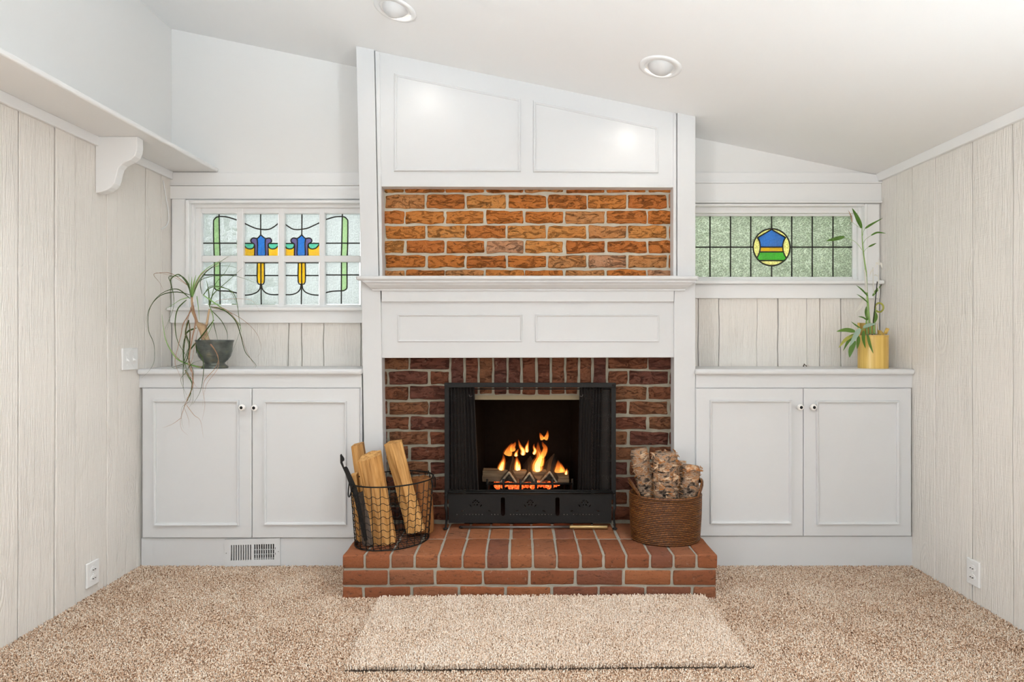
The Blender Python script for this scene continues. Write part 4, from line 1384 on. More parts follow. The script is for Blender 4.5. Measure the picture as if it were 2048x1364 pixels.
def slot(cx, y0, y1, r=4.2):
    return [(cx + r * math.cos(math.radians(a)), y0 + r - r * math.sin(math.radians(a))) for a in range(0, 181, 30)] + \
           [(cx + r * math.cos(math.radians(a)), y1 - r - r * math.sin(math.radians(a))) for a in range(180, 361, 30)]


holes = [slot(1005.8, 994, 1032), slot(1115, 994, 1032)]
for cx in (951.5, 1060.5, 1169.5):
    cy = 1004.5
    holes += [oval(cx, cy - 4, 1.2, 1.9, 8), oval(cx - 3.1, cy - 2.3, 1.3, 1.8, 8, -0.7), oval(cx + 3.1, cy - 2.3, 1.3, 1.8, 8, 0.7), oval(cx - 5.6, cy + 0.6, 1.9, 1.3, 8, 0.5),
              oval(cx + 5.6, cy + 0.6, 1.9, 1.3, 8, -0.5), oval(cx - 2.8, cy + 5.2, 1.6, 1.5, 8), oval(cx + 2.8, cy + 5.2, 1.6, 1.5, 8), oval(cx, cy + 0.9, 0.9, 0.9, 8),
              oval(cx - 10.5, cy + 7, 3.0, 1.1, 8, 0.95), oval(cx + 10.5, cy + 7, 3.0, 1.1, 8, -0.95), oval(cx + 27, cy + 17.5, 3.2, 0.9, 8, 0.2), oval(cx - 26, cy + 17.5, 3.2, 0.9, 8, -0.2)]
plate_with_holes('fender_panel', [at(x, y, YS) for x, y in ((897, 988), (1223, 988), (1223, 1046), (897, 1046))], [[at(x, y, YS) for x, y in h] for h in holes], (0, 0.004, 0), M['iron'], scr)
st = MB()
for i in range(46):
    x = 914 + i * 6.3
    if abs(x - 1006) < 8 or abs(x - 1115) < 8 or R.random() < 0.15: continue
    st.lathe([(0.0026, 0), (0.0018, 0.0016), (0, 0.002)], at(x, 1029, YS), 8, M=Matrix.Rotation(math.pi / 2, 3, 'X'))
st.build('stud_row', M['steel'], scr, smooth=True)
for x, s in ((892, -1), (1229, 1)):
    leg = [at(x, 988, YS - 0.006), at(x, 1006, YS - 0.006), at(x + 0.6 * s, 1012, YS - 0.011), at(x - 0.2 * s, 1018, YS - 0.018), at(x - 1.5 * s, 1027, YS - 0.014), at(x - 1.0 * s, 1040, YS - 0.008), at(x, 1050, YS - 0.009), at(x + s * 0.8, 1056, YS - 0.012)]
    lg = MB().tube(curve_pts(leg, 24), [0.0085 - 0.004 * abs(i / 24 - 0.35) - 0.002 * (i / 24) for i in range(25)], 8, flat=0.6)
    lg.build('leg', M['iron'], scr, smooth=True)
    fx = leg[-1]
    MB().lathe([(0.0, 0.006), (0.008, 0.0055), (0.0125, 0.003), (0.0125, 0.0), (0.0, 0.0)], (fx.x, fx.y, HZ + 0.0015), 16).build('foot_pad', M['iron'], scr, smooth=True)


def curtain(xa_t, xb_t, xa_b, xb_b, n, amp):
    mb = MB(); mb.uv = []
    YC, rows_ = YS + 0.024, 14
    m = n * 4
    for j in range(rows_ + 1):
        v = j / rows_
        for i in range(m + 1):
            u = i / m
            xa, xb2 = xa_t + (xa_b - xa_t) * v, xb_t + (xb_b - xb_t) * v
            am = amp * (0.55 + 0.45 * math.sin(i * 1.7) ** 2)
            y = YC + am * math.sin(u * n * 2 * math.pi + 0.25 * math.sin(v * 3))
            mb.v.append(Vector((X_(xa + (xb2 - xa) * u, YS), y, Z_(775 + (982 - 775) * v, YS))))
            mb.uv.append((u * 0.30, v * 0.55))
    for j in range(rows_):
        for i in range(m):
            a = j * (m + 1) + i
            mb.f.append([a, a + 1, a + m + 2, a + m + 1])
    return mb.build('mesh_curtain', M['chain'], scr, smooth=True)


curtain(897, 948, 897, 957, 8, 0.011)
curtain(1160, 1207, 1156, 1203, 8, 0.011)
curtain(1206, 1223, 1202, 1223, 1, 0.002)
MB().tube([at(893, 778, YS + 0.024), at(1228, 778, YS + 0.024)], 0.003, 8).build('curtain_rod', M['iron'], scr, smooth=True)
for x, s in ((942, 1), (1162, -1)):
    p = [at(x - 4 * s, 789, YS + 0.006), at(x - 2.5 * s, 792.5, YS + 0.002), at(x, 793, YS), at(x + 2.5 * s, 791.5, YS + 0.004)]
    MB().tube(curve_pts(p, 8), 0.0013, 6).build('pull_hook', M['steel'], scr, smooth=True)

# poker lying on the hearth under the fender
zr = HZ + 0.0105
yr = lambda py: (H - zr) * F / (py - CY)
pk = thing('fire_poker', 'steel fire poker with brass handle lying on the hearth under the screen', 'poker', (0.05, 2.818, HZ))
ya = 2.812
MB().tube([(X_(925, ya), ya + 0.004, zr - .003), (X_(1060, ya), ya, zr - .002), (X_(1140, ya), ya - 0.003, zr)], [0.0065, 0.0065, 0.007], 10).build('shaft', M['steel'], pk, smooth=True)
MB().tube([(X_(1139, ya), ya - 0.003, zr), (X_(1141, ya), ya - 0.003, zr), (X_(1213, ya), ya - 0.006, zr), (X_(1214.5, ya), ya - 0.006, zr)], [0.0075, 0.0095, 0.0095, 0.008], 14).build('handle', M['brass'], pk, smooth=True)
MB().tube(curve_pts([(X_(930, ya), ya + 0.004, zr - .003), (X_(922, ya), ya + 0.002, zr - .003), (X_(919.5, ya), ya - 0.006, zr), (X_(923, ya), ya - 0.010, zr + .008)], 10), [0.006] * 5 + [0.005] * 3 + [0.004, 0.003, 0.002], 8).build('hook_tip', M['iron'], pk, smooth=True)


# ------------------------------------------------------------------ logs
def axis_M(p0, p1, roll=0.0):
    p0, p1 = Vector(p0), Vector(p1)
    z = (p1 - p0).normalized()
    x = Vector((1, 0, 0)) - z * z.x
    x.normalize(); y = z.cross(x)
    m = Matrix((x, y, z)).transposed().to_4x4()
    return Matrix.Translation(p0) @ m @ Matrix.Rotation(roll, 4, 'Z')


def split_log(name, p0, p1, sec, mat, label=None, cat='log', group=None, seed=1, amp=0.006, skew=(0, 0), parent=None, taper=1.0, bark=None, bark_mat=None):
    p0, p1 = Vector(p0), Vector(p1)
    Ln = (p1 - p0).length
    Mx = axis_M(p0, p1)
    sp = []
    n = len(sec)
    for i in range(n):                                  # subdivide the section edges
        a, b = Vector((*sec[i], 0)), Vector((*sec[(i + 1) % n], 0))
        for k in range(3): sp.append((a.lerp(b, k / 3), i))
    rings, N = [], 14
    for j in range(N + 1):
        t = j / N
        ring = []
        for q, _ in sp:
            s = 1 + (taper - 1) * t
            p = Vector((q.x * s, q.y * s, t * Ln))
            nv = noise.noise_vector(Vector((q.x * 40, q.y * 40, t * Ln * 7)) + Vector((seed * 5.1, seed, 0)))
            p += Vector((nv.x, nv.y, 0)) * amp
            if j in (0, N): p.z += (q.x * skew[0] + q.y * skew[1]) + nv.z * amp * 0.7
            ring.append(p)
        rings.append(ring)
    mb = MB().loft(rings)
    o = mb.build(name, mat, parent, M=Mx)
    if bark is not None:
        o.data.materials.append(bark_mat)
        m = len(sp)
        for pi, p in enumerate(o.data.polygons):
            if len(p.vertices) == 4:
                i = min(p.vertices) % m
                ids = [v % m for v in p.vertices]
                e = sp[min(ids) if not (0 in ids and m - 1 in ids) else m - 1][1]
                if e in bark: p.material_index = 1
    if label: tag(o, label, cat, group)
    return o


GB = 'firewood in the wire basket'
w = lambda px, Y: px * Y / F
split_log('split_log', at(772, 1082, 2.615), at(741, 910, 2.60), [(-0.054, -0.028), (-0.008, -0.040), (0.048, -0.026), (0.046, 0.022), (0.0, 0.036), (-0.046, 0.022)], M['split'],
          'largest pale split log standing at the front of the wire basket', 'log', GB, 2, 0.006, (0.10, 0.3), bark=(3, 4), bark_mat=M['bark'])
split_log('split_log', at(833, 1060, 2.70), at(788, 884, 2.74), [(-0.044, -0.022), (-0.006, -0.036), (0.042, -0.018), (0.034, 0.030), (-0.030, 0.030)], M['split'],
          'pale split log leaning at the right of the wire basket, tallest one', 'log', GB, 4, 0.006, (-0.12, 0.2), bark=(3,), bark_mat=M['bark'])
split_log('split_log', at(742, 1068, 2.70), at(716, 888, 2.74), [(-0.030, -0.018), (0.028, -0.022), (0.026, 0.024), (-0.024, 0.026)], M['split'],
          'narrow split log standing behind the largest one in the wire basket', 'log', GB, 6, 0.005, (0.1, 0.2), bark=(3,), bark_mat=M['bark'])
split_log('split_log', at(722, 1080, 2.645), at(708, 949, 2.63), [(-0.019, -0.013), (0.017, -0.016), (0.016, 0.016), (-0.016, 0.018)], M['split'],
          'short thin split stick at the left end of the wire basket', 'log', GB, 8, 0.004, (0.3, 0.2))
split_log('bark_log', at(739, 1088, 2.60), at(725, 985, 2.605), [(0.034 * math.cos(a * math.pi / 4), 0.026 * math.sin(a * math.pi / 4)) for a in range(8)], M['bark'],
          'dark grey bark-covered log low in the left of the wire basket', 'log', GB, 9, 0.008, taper=0.8)
split_log('bark_log', at(846, 1062, 2.775), at(843, 955, 2.775), [(0.056 * math.cos(a * math.pi / 5), 0.045 * math.sin(a * math.pi / 5)) for a in range(10)], M['bark_red'],
          'red-brown bark-covered log at the right end of the wire basket', 'log', GB, 12, 0.008, taper=0.92)
# black notched tool standing in the basket
kt = lambda x, y: at(680 + x / 5.457, 870 + y / 5.457, 2.545)
poly = [kt(*p) for p in ((0, 222), (10, 206), (42, 252), (46, 278), (24, 296), (42, 352), (66, 344), (82, 362), (132, 470), (190, 610), (300, 1150), (262, 1160), (150, 680), (60, 430), (2, 305))]
tool = MB().prism(poly, (0, 0.006, 0)).build('notched_iron_bar', M['iron'], bevel=0.001, origin=poly[11])
tag(tool, 'flat black iron bar with notched tip leaning in the left of the wire basket', 'fire tool')

# ------------------------------------------------------------------ wire basket
wc, wrot = Vector((-0.615, 2.652, HZ + 0.003)), math.radians(25)
wb = thing('wire_basket', 'oval black wire basket of split firewood on the left of the hearth', 'basket', wc)


def wpt(t, u, push=0.0):
    a, b = 0.172 + 0.022 * u + push, 0.128 + 0.020 * u + push
    x, y = a * math.cos(t), b * math.sin(t)
    return wc + Vector((x * math.cos(wrot) - y * math.sin(wrot), x * math.sin(wrot) + y * math.cos(wrot), 0.290 * u))


NW = 28
tt = [2 * math.pi * i / 72 for i in range(72)]
MB().tube([wpt(t, 1) for t in tt], 0.0034, 8, closed=True).build('rim', M['wire'], wb, smooth=True)
MB().tube([wpt(t, 0) for t in tt], 0.0028, 8, closed=True).build('base_ring', M['wire'], wb, smooth=True)
for i in range(NW):
    t = 2 * math.pi * i / NW
    MB().tube([wpt(t, 0), wpt(t, 0.33), wpt(t, 0.66), wpt(t, 1)], 0.0016, 6).build('upright_wire', M['wire'], wb, smooth=True)
for k in range(8):
    u = 0.10 + k * 0.105
    pts = []
    for i in range(NW * 6):
        t = 2 * math.pi * i / (NW * 6)
        pts.append(wpt(t, u + 0.018 * math.sin(t * NW + (k % 2) * 0.4), 0.001 * math.cos(t * NW)))
    MB().tube(pts, 0.0014, 5, closed=True).build('crimped_wire', M['wire'], wb, smooth=True)
bmw = MB()
ca, sa = math.cos(wrot), math.sin(wrot)
for i in range(-6, 7):
    x = i * 0.026
    q = 1 - (x / 0.172) ** 2
    if q > 0.02:
        yy = 0.128 * math.sqrt(q)
        bmw.tube([wc + Vector((x * ca - y * sa, x * sa + y * ca, 0.001 + 0.002 * (k % 2))) for k, y in enumerate([-yy + 2 * yy * j / 8 for j in range(9)])], 0.0013, 5)
for i in range(-4, 5):
    y = i * 0.028
    q = 1 - (y / 0.128) ** 2
    if q > 0.02:
        xx = 0.172 * math.sqrt(q)
        bmw.tube([wc + Vector((x * ca - y * sa, x * sa + y * ca, 0.003 - 0.002 * (k % 2))) for k, x in enumerate([-xx + 2 * xx * j / 12 for j in range(13)])], 0.0013, 5)
bmw.build('base_mesh', M['wire'], wb, smooth=True)
for t0 in (0.0, math.pi):
    for s in (-1, 1):
        c = wpt(t0 + s * 0.30, 1)
        ring = [c + Vector((0.002 * math.sin(a), 0.008 * math.cos(a) * s, 0.009 * math.sin(a))) for a in [2 * math.pi * i / 14 for i in range(14)]]
        MB().tube(ring, 0.0018, 6, closed=True).build('handle_eye', M['wire'], wb, smooth=True)
    hp = [wpt(t0 - 0.30, 1, 0.006), wpt(t0 - 0.26, 0.90, 0.010), wpt(t0 - 0.12, 0.80, 0.012), wpt(t0 + 0.12, 0.80, 0.012), wpt(t0 + 0.26, 0.90, 0.010), wpt(t0 + 0.30, 1, 0.006)]
    MB().tube(curve_pts(hp, 24), 0.0028, 8).build('drop_handle', M['wire'], wb, smooth=True)

# ------------------------------------------------------------------ wicker basket with birch logs
kc = Vector((0.684, 2.682, HZ + 0.001))
kb = thing('wicker_basket', 'oval brown wicker basket of birch logs on the right of the hearth', 'basket', kc)
ka_, kb_ = 0.168, 0.118
HT = 0.212
NT_, NC = 96, 25


def kpt(t, r, z):
    return kc + Vector((ka_ * r * math.cos(t), kb_ * r * math.sin(t), z))


mb = MB(); mb.uv = []
prof_k = []
for k in range(NC):
    z0 = HT * k / NC
    for q, br_ in ((0.0, -0.0025), (0.25, 0.001), (0.5, 0.0022), (0.75, 0.001)):
        z = z0 + HT / NC * q
        u = z / HT
        prof_k.append((0.955 + 0.055 * math.sin(u * math.pi * 0.55) + br_ / 0.14, z, (k + q) * 0.5))
prof_k.append((1.0, HT, NC * 0.5))
nout = len(prof_k)
prof_k += [(0.955, HT, NC * 0.5 + .5), (0.92, HT * 0.5, NC * 0.25), (0.90, 0.012, 0.2), (0.0, 0.010, 0)]
for r, z, v in prof_k:
    for i in range(NT_ + 1):
        t = 2 * math.pi * i / NT_
        mb.v.append(kpt(t, r, z)); mb.uv.append((i / NT_ * 62 + v * 0.35, v))
for j in range(len(prof_k) - 1):
    for i in range(NT_):
        a = j * (NT_ + 1) + i
        mb.f.append([a, a + 1, a + NT_ + 2, a + NT_ + 1])
mb.build('coiled_body', M['wicker'], kb, smooth=True)


def uvtube(name, pts, r, parent, closed=False, rep=0.011):
    m = MB().tube(pts, r, 10, closed=closed)
    m.uv = []
    n = 10
    for i in range(len(m.v)):
        m.uv.append(((i // n) * 0.6, (i % n) * 0.1 * 2))
    return m.build(name, M['wicker'], parent, smooth=True)


uvtube('rim', [kpt(2 * math.pi * i / 96, 0.985, HT + 0.002) for i in range(96)], 0.0075, kb, True)
for t0 in (0.0, math.pi):
    for dz in (0.0, 0.011):
        hp = [kpt(t0 - 0.62 + 1.24 * i / 20, 1.0 + 0.025 * math.sin(math.pi * i / 20), HT + 0.004 + (0.052 + dz) * math.sin(math.pi * i / 20) ** 0.7) for i in range(21)]
        uvtube('handle', hp, 0.0065, kb)

GK = 'birch logs in the wicker basket'


def birch(p0, p1, r, seed, label, ncurl=80, top=1.0):
    p0, p1 = Vector(p0), Vector(p1)
    Ln = (p1 - p0).length
    Mx = axis_M(p0, p1)
    n, N = 22, 22
    rr = random.Random(seed)
    rings = []
    for j in range(N + 1):
        t = j / N
        ring = []
        for i in range(n):
            a = 2 * math.pi * i / n
            q = Vector((math.cos(a), math.sin(a), 0))
            nz = noise.noise(Vector((q.x * 1.5, q.y * 1.5, t * Ln * 16)) + Vector((seed * 3.3, 0, 0))) * 0.14 + noise.noise(Vector((q.x * 5, q.y * 5, t * Ln * 60)) + Vector((seed, 2, 0))) * 0.10
            k = r * (1 + nz)
            if t > 0.97: k *= 0.88
            ring.append(Vector((q.x * k, q.y * k * 0.95, t * Ln)))
        rings.append(ring)
    o = MB().loft(rings).build('birch_log', M['birch'], smooth=True, M=Mx)
    tag(o, label, 'log', GK)
    ORG[o] = Vector((0, 0, 0))
    mb = MB()
    for _ in range(ncurl):                                 # lifted scraps of paper bark
        a = rr.uniform(0, 2 * math.pi); z = rr.uniform(0.35, 1.0) * Ln
        wd, ln, lift = rr.uniform(0.003, 0.014), rr.uniform(0.2, 0.75), rr.uniform(0.003, 0.014)
        ring_a, ring_b = [], []
        sgn = rr.choice((-1, 1))
        tilt = rr.uniform(-0.016, 0.016)
        for q in range(5):
            u = q / 4
            rad = r * 1.03 + lift * u * u
            aa = a + sgn * ln * u
            ring_a.append(Vector((rad * math.cos(aa), rad * math.sin(aa), min(z + tilt * u, Ln + 0.01))))
            ring_b.append(Vector((rad * math.cos(aa), rad * math.sin(aa), min(z + wd * (1 - 0.55 * u) + tilt * u, Ln + 0.014))))
        b = len(mb.v)
        mb.v += ring_a + ring_b
        for q in range(4): mb.f.append([b + q, b + q + 1, b + 6 + q, b + 5 + q])
    c = mb.build('bark_scraps', M['curl'], None, M=Matrix.Identity(4), solid=0.0012)
    c.parent = o
    tag(c, kind='stuff')
    return o


birch(at(1312, 1072, 2.72), at(1277, 898, 2.75), 0.042, 3, 'slim birch log leaning at the left of the wicker basket, tallest one')
birch(at(1332, 1085, 2.665), at(1330, 906, 2.66), 0.057, 5, 'thick shaggy birch log in the middle of the wicker basket', 150)
birch(at(1344, 1070, 2.735), at(1349, 925, 2.745), 0.046, 8, 'grey birch log behind the middle one in the wicker basket')
birch(at(1372, 1082, 2.68), at(1381, 931, 2.695), 0.044, 11, 'short peeling birch log at the right of the wicker basket', 70)

sheet = ribbon([at(1372, 938, 2.640), at(1385, 934, 2.640), at(1396, 939, 2.648), at(1406, 942, 2.66)], lambda u: 0.012 * (1 - u) + 0.003, 10, fold=0.3)
MBs = [o for o in bpy.data.objects if o.name.startswith('birch_log')][-1]
_c = sheet.build('peeled_sheet', M['curl'], None, origin=(0, 0, 0), solid=0.0012)
_c.parent = MBs; _c.matrix_parent_inverse = MBs.matrix_basis.inverted()

# ------------------------------------------------------------------ fire: grate, embers, logs, flames
YGt = 2.985
gr = thing('fire_grate', 'black iron fire grate holding the burning logs', 'grate', (X_(1060, YGt), 3.05, HZ))
for y, r in ((967.5, 0.0065), (981, 0.0065)):
    MB().tube([at(972, y, YGt), at(1148, y, YGt)], r, 8).build('front_bar', M['iron'], gr, smooth=True)
for x in (975, 1007, 1041, 1072, 1105, 1145):
    a = at(x, 958, YGt); b = at(x, 984, YGt)
    MB().tube([a, b, b + Vector((0, 0.02, -0.006)), b + Vector((0, 0.22, -0.006))], 0.0065, 8).build('bar', M['iron'], gr, smooth=True)
for x in (985, 1135):
    for y in (YGt + 0.01, YGt + 0.19):
        p = Vector((X_(x, YGt), y, Z_(984, YGt) - 0.006))
        MB().tube([p, Vector((p.x, p.y, HZ))], 0.007, 8).build('leg', M['iron'], gr, smooth=True)
em = MB()
for i in range(130):
    x, y = R.uniform(990, 1122), R.uniform(YGt + 0.012, YGt + 0.16)
    c = Vector((X_(x, YGt), y, Z_(978, YGt) + R.uniform(-0.004, 0.020)))
    r = R.uniform(0.008, 0.016)
    rot = Matrix.Rotation(R.uniform(0, 3), 3, 'Z') @ Matrix.Rotation(R.uniform(0, 3), 3, 'X')
    em.lathe([(0.001, -r), (r * 0.8, -r * 0.6), (r, 0.1 * r), (r * 0.7, r * 0.7), (0.001, r)], c, 6, M=rot)
tag(em.build('ember_bed', M['ember'], origin=(0.04, 3.07, Z_(981, YGt))), 'bed of glowing orange embers in the iron grate', 'embers', kind='stuff')

GF = 'burning logs in the fireplace'
split_log('burning_log', at(966, 950, 3.075), at(1137, 953, 3.075), [(-0.030, -0.026), (0.030, -0.030), (0.032, 0.026), (-0.028, 0.030)], M['split_grey'],
          'long horizontal grey log lying across the back of the fire', 'log', GF, 21, 0.005)
for (fx, fy, bx, by, hw, sd, lb) in ((1017, 952, 1023, 908, 0.046, 31, 'left of the three charred split logs pointing out of the fire'),
                                     (1057.5, 953, 1059, 908, 0.040, 33, 'middle of the three charred split logs pointing out of the fire'),
                                     (1098, 951, 1107, 903, 0.046, 35, 'right of the three charred split logs pointing out of the fire')):
    p0, p1 = at(fx, fy + 4, 2.995), at(bx, by + 14, 3.19)
    o = split_log('burning_log', p0, p1, [(-hw, 0.030), (0.004, -0.034), (hw, 0.030), (0.0, 0.018)], M['char'], lb, 'log', GF, sd, 0.006)
    ORG[o] = Vector((0, 0, 0))
    # pale unburnt rim of the front end
    rim = MB()
    sec = [(-hw * .98, 0.030), (0.004, -0.036), (hw * .98, 0.030)]
    pts = [Vector((x, y, -0.004)) for x, y in sec]
    for a, b in ((pts[0], pts[1]), (pts[1], pts[2])):
        rim.tube(curve_pts([a, b], 6), 0.0055, 6)
    c = rim.build('ash_edge', M['log_end'], None, M=Matrix.Identity(4)); c.parent = o

fire = thing('fire', 'orange flames rising from the burning logs in the fireplace', 'fire', at(1060, 965, 3.06))
kf = lambda x, y: (940 + x / 8.533, 850 + y / 8.533)
flames = [([(520, 770), (545, 690), (575, 590), (566, 490)], 40, 3.03, 1), ([(812, 775), (805, 690), (800, 590), (790, 515)], 36, 3.02, 1), ([(785, 535), (790, 480), (832, 400)], 24, 3.03, 1),
          ([(738, 450), (725, 380), (760, 330), (776, 280)], 34, 3.05, 0), ([(898, 515), (905, 440), (855, 350), (822, 235)], 30, 3.05, 1), ([(972, 465), (968, 390), (985, 320), (1002, 245)], 24, 3.07, 1),
          ([(1085, 500), (1112, 440), (1088, 370), (1100, 312)], 22, 3.06, 1), ([(1160, 795), (1150, 690), (1195, 560), (1165, 420), (1160, 280)], 66, 3.01, 1), ([(1228, 560), (1285, 410), (1250, 330), (1225, 270)], 30, 3.05, 0),
          ([(1245, 250), (1215, 190), (1188, 125)], 26, 3.07, 0), ([(1280, 250), (1315, 180), (1328, 85)], 26, 3.08, 0), ([(1520, 810), (1515, 730), (1500, 600)], 60, 3.04, 0), ([(1575, 810), (1570, 740), (1545, 640)], 36, 3.05, 0),
          ([(1636, 845), (1645, 790), (1656, 730)], 20, 3.03, 1), ([(640, 520), (670, 420), (720, 300)], 50, 3.09, 0), ([(1190, 700), (1230, 560), (1250, 440)], 40, 3.05, 0), ([(840, 770), (845, 680), (838, 600)], 18, 3.01, 1)]
for pts, wd, Y, core in flames:
    C = curve_pts([at(*kf(*p), Y) for p in pts], 16)
    prof_f = [0.55, 0.85, 1.0, 1.0, 0.97, 0.92, 0.86, 0.79, 0.72, 0.64, 0.56, 0.47, 0.38, 0.29, 0.20, 0.11, 0.02]
    rad = 1.3 * wd / 8.533 * Y / F
    fl = MB().tube(C, [rad * p for p in prof_f], 12, flat=0.7).build('flame', M['flame'], fire, smooth=True)
    MB().tube(C, [rad * (1.25 + 0.35 * i / 16) * p for i, p in enumerate(prof_f)], 12, flat=0.7).build('flame_halo', M['flame_halo'], fl, smooth=True)
    if core:
        MB().tube([p + Vector((0, -0.001, 0)) for p in C[:13]], [rad * 0.55 * p for p in prof_f[::1]][:9] + [rad * 0.35 * q for q in (0.6, 0.45, 0.3, 0.05)], 10, flat=0.6).build('flame_core', M['flame_in'], fl, smooth=True)
fl_d = bpy.data.lights.new('fire_glow', 'POINT'); fl_d.energy = FIRE_POWER; fl_d.color = (1.0, 0.42, 0.12); fl_d.shadow_soft_size = 0.06
fl_o = bpy.data.objects.new('fire_glow', fl_d); COL.objects.link(fl_o); fl_o.location = at(1065, 905, 3.02)


# ------------------------------------------------------------------ plants
PP = at(429.5, 737, 2.885); PP.z = CT
palm = thing('potted_palm', 'straggly ponytail palm in a dark stoneware pot on the left countertop', 'potted plant', PP)
pr = [(0.0, 0.004), (0.055, 0.003), (0.062, 0.0), (0.063, 0.006), (0.056, 0.014), (0.047, 0.022), (0.047, 0.028), (0.060, 0.040), (0.074, 0.060), (0.081, 0.085), (0.083, 0.110), (0.085, 0.130), (0.090, 0.141), (0.089, 0.145), (0.085, 0.143), (0.078, 0.128), (0.076, 0.118), (0.0, 0.118)]
MB().lathe(pr[:-2], PP, 48).build('pot', M['pot'], palm, smooth=True)
MB().lathe([(0.078, 0.124), (0.04, 0.128), (0.0, 0.127)], PP, 24).build('soil', M['soil'], palm, smooth=True)
# raised swirl on the pot
sw = []
for i in range(40):
    a = i / 39 * 2 * math.pi * 1.7; rr_ = 0.004 + 0.017 * i / 39
    ang = math.radians(218) + rr_ * math.cos(a) / 0.082
    z = 0.098 + rr_ * math.sin(a)
    sw.append(PP + Vector((0.0825 * math.cos(ang), 0.0825 * math.sin(ang), z)))
MB().tube(sw, 0.0016, 6).build('swirl_relief', M['pot'], palm, smooth=True)
DP = PP.y
tr = [(412, 684), (408, 668), (404, 652), (404.5, 648)]
MB().tube(curve_pts([at(x, y, DP) for x, y in tr], 12), [0.021, 0.020, 0.0185, 0.0175, 0.017, 0.0175, 0.019, 0.021, 0.0235, 0.0255, 0.0265, 0.025, 0.018], 12).build('trunk', M['trunk'], palm, smooth=True)
for pts, r0, r1 in (([(399, 651), (394, 645), (390, 632), (386, 618), (384, 604), (384, 594)], 0.0075, 0.005), ([(413, 650), (415, 640), (417, 628), (419, 618)], 0.006, 0.004),
                    ([(392, 640), (386, 628), (381, 615)], 0.004, 0.003)):
    C = curve_pts([at(x, y, DP) for x, y in pts], 14)
    MB().tube(C, [r0 + (r1 - r0) * i / 14 for i in range(15)], 8).build('branch', M['trunk'], palm, smooth=True)
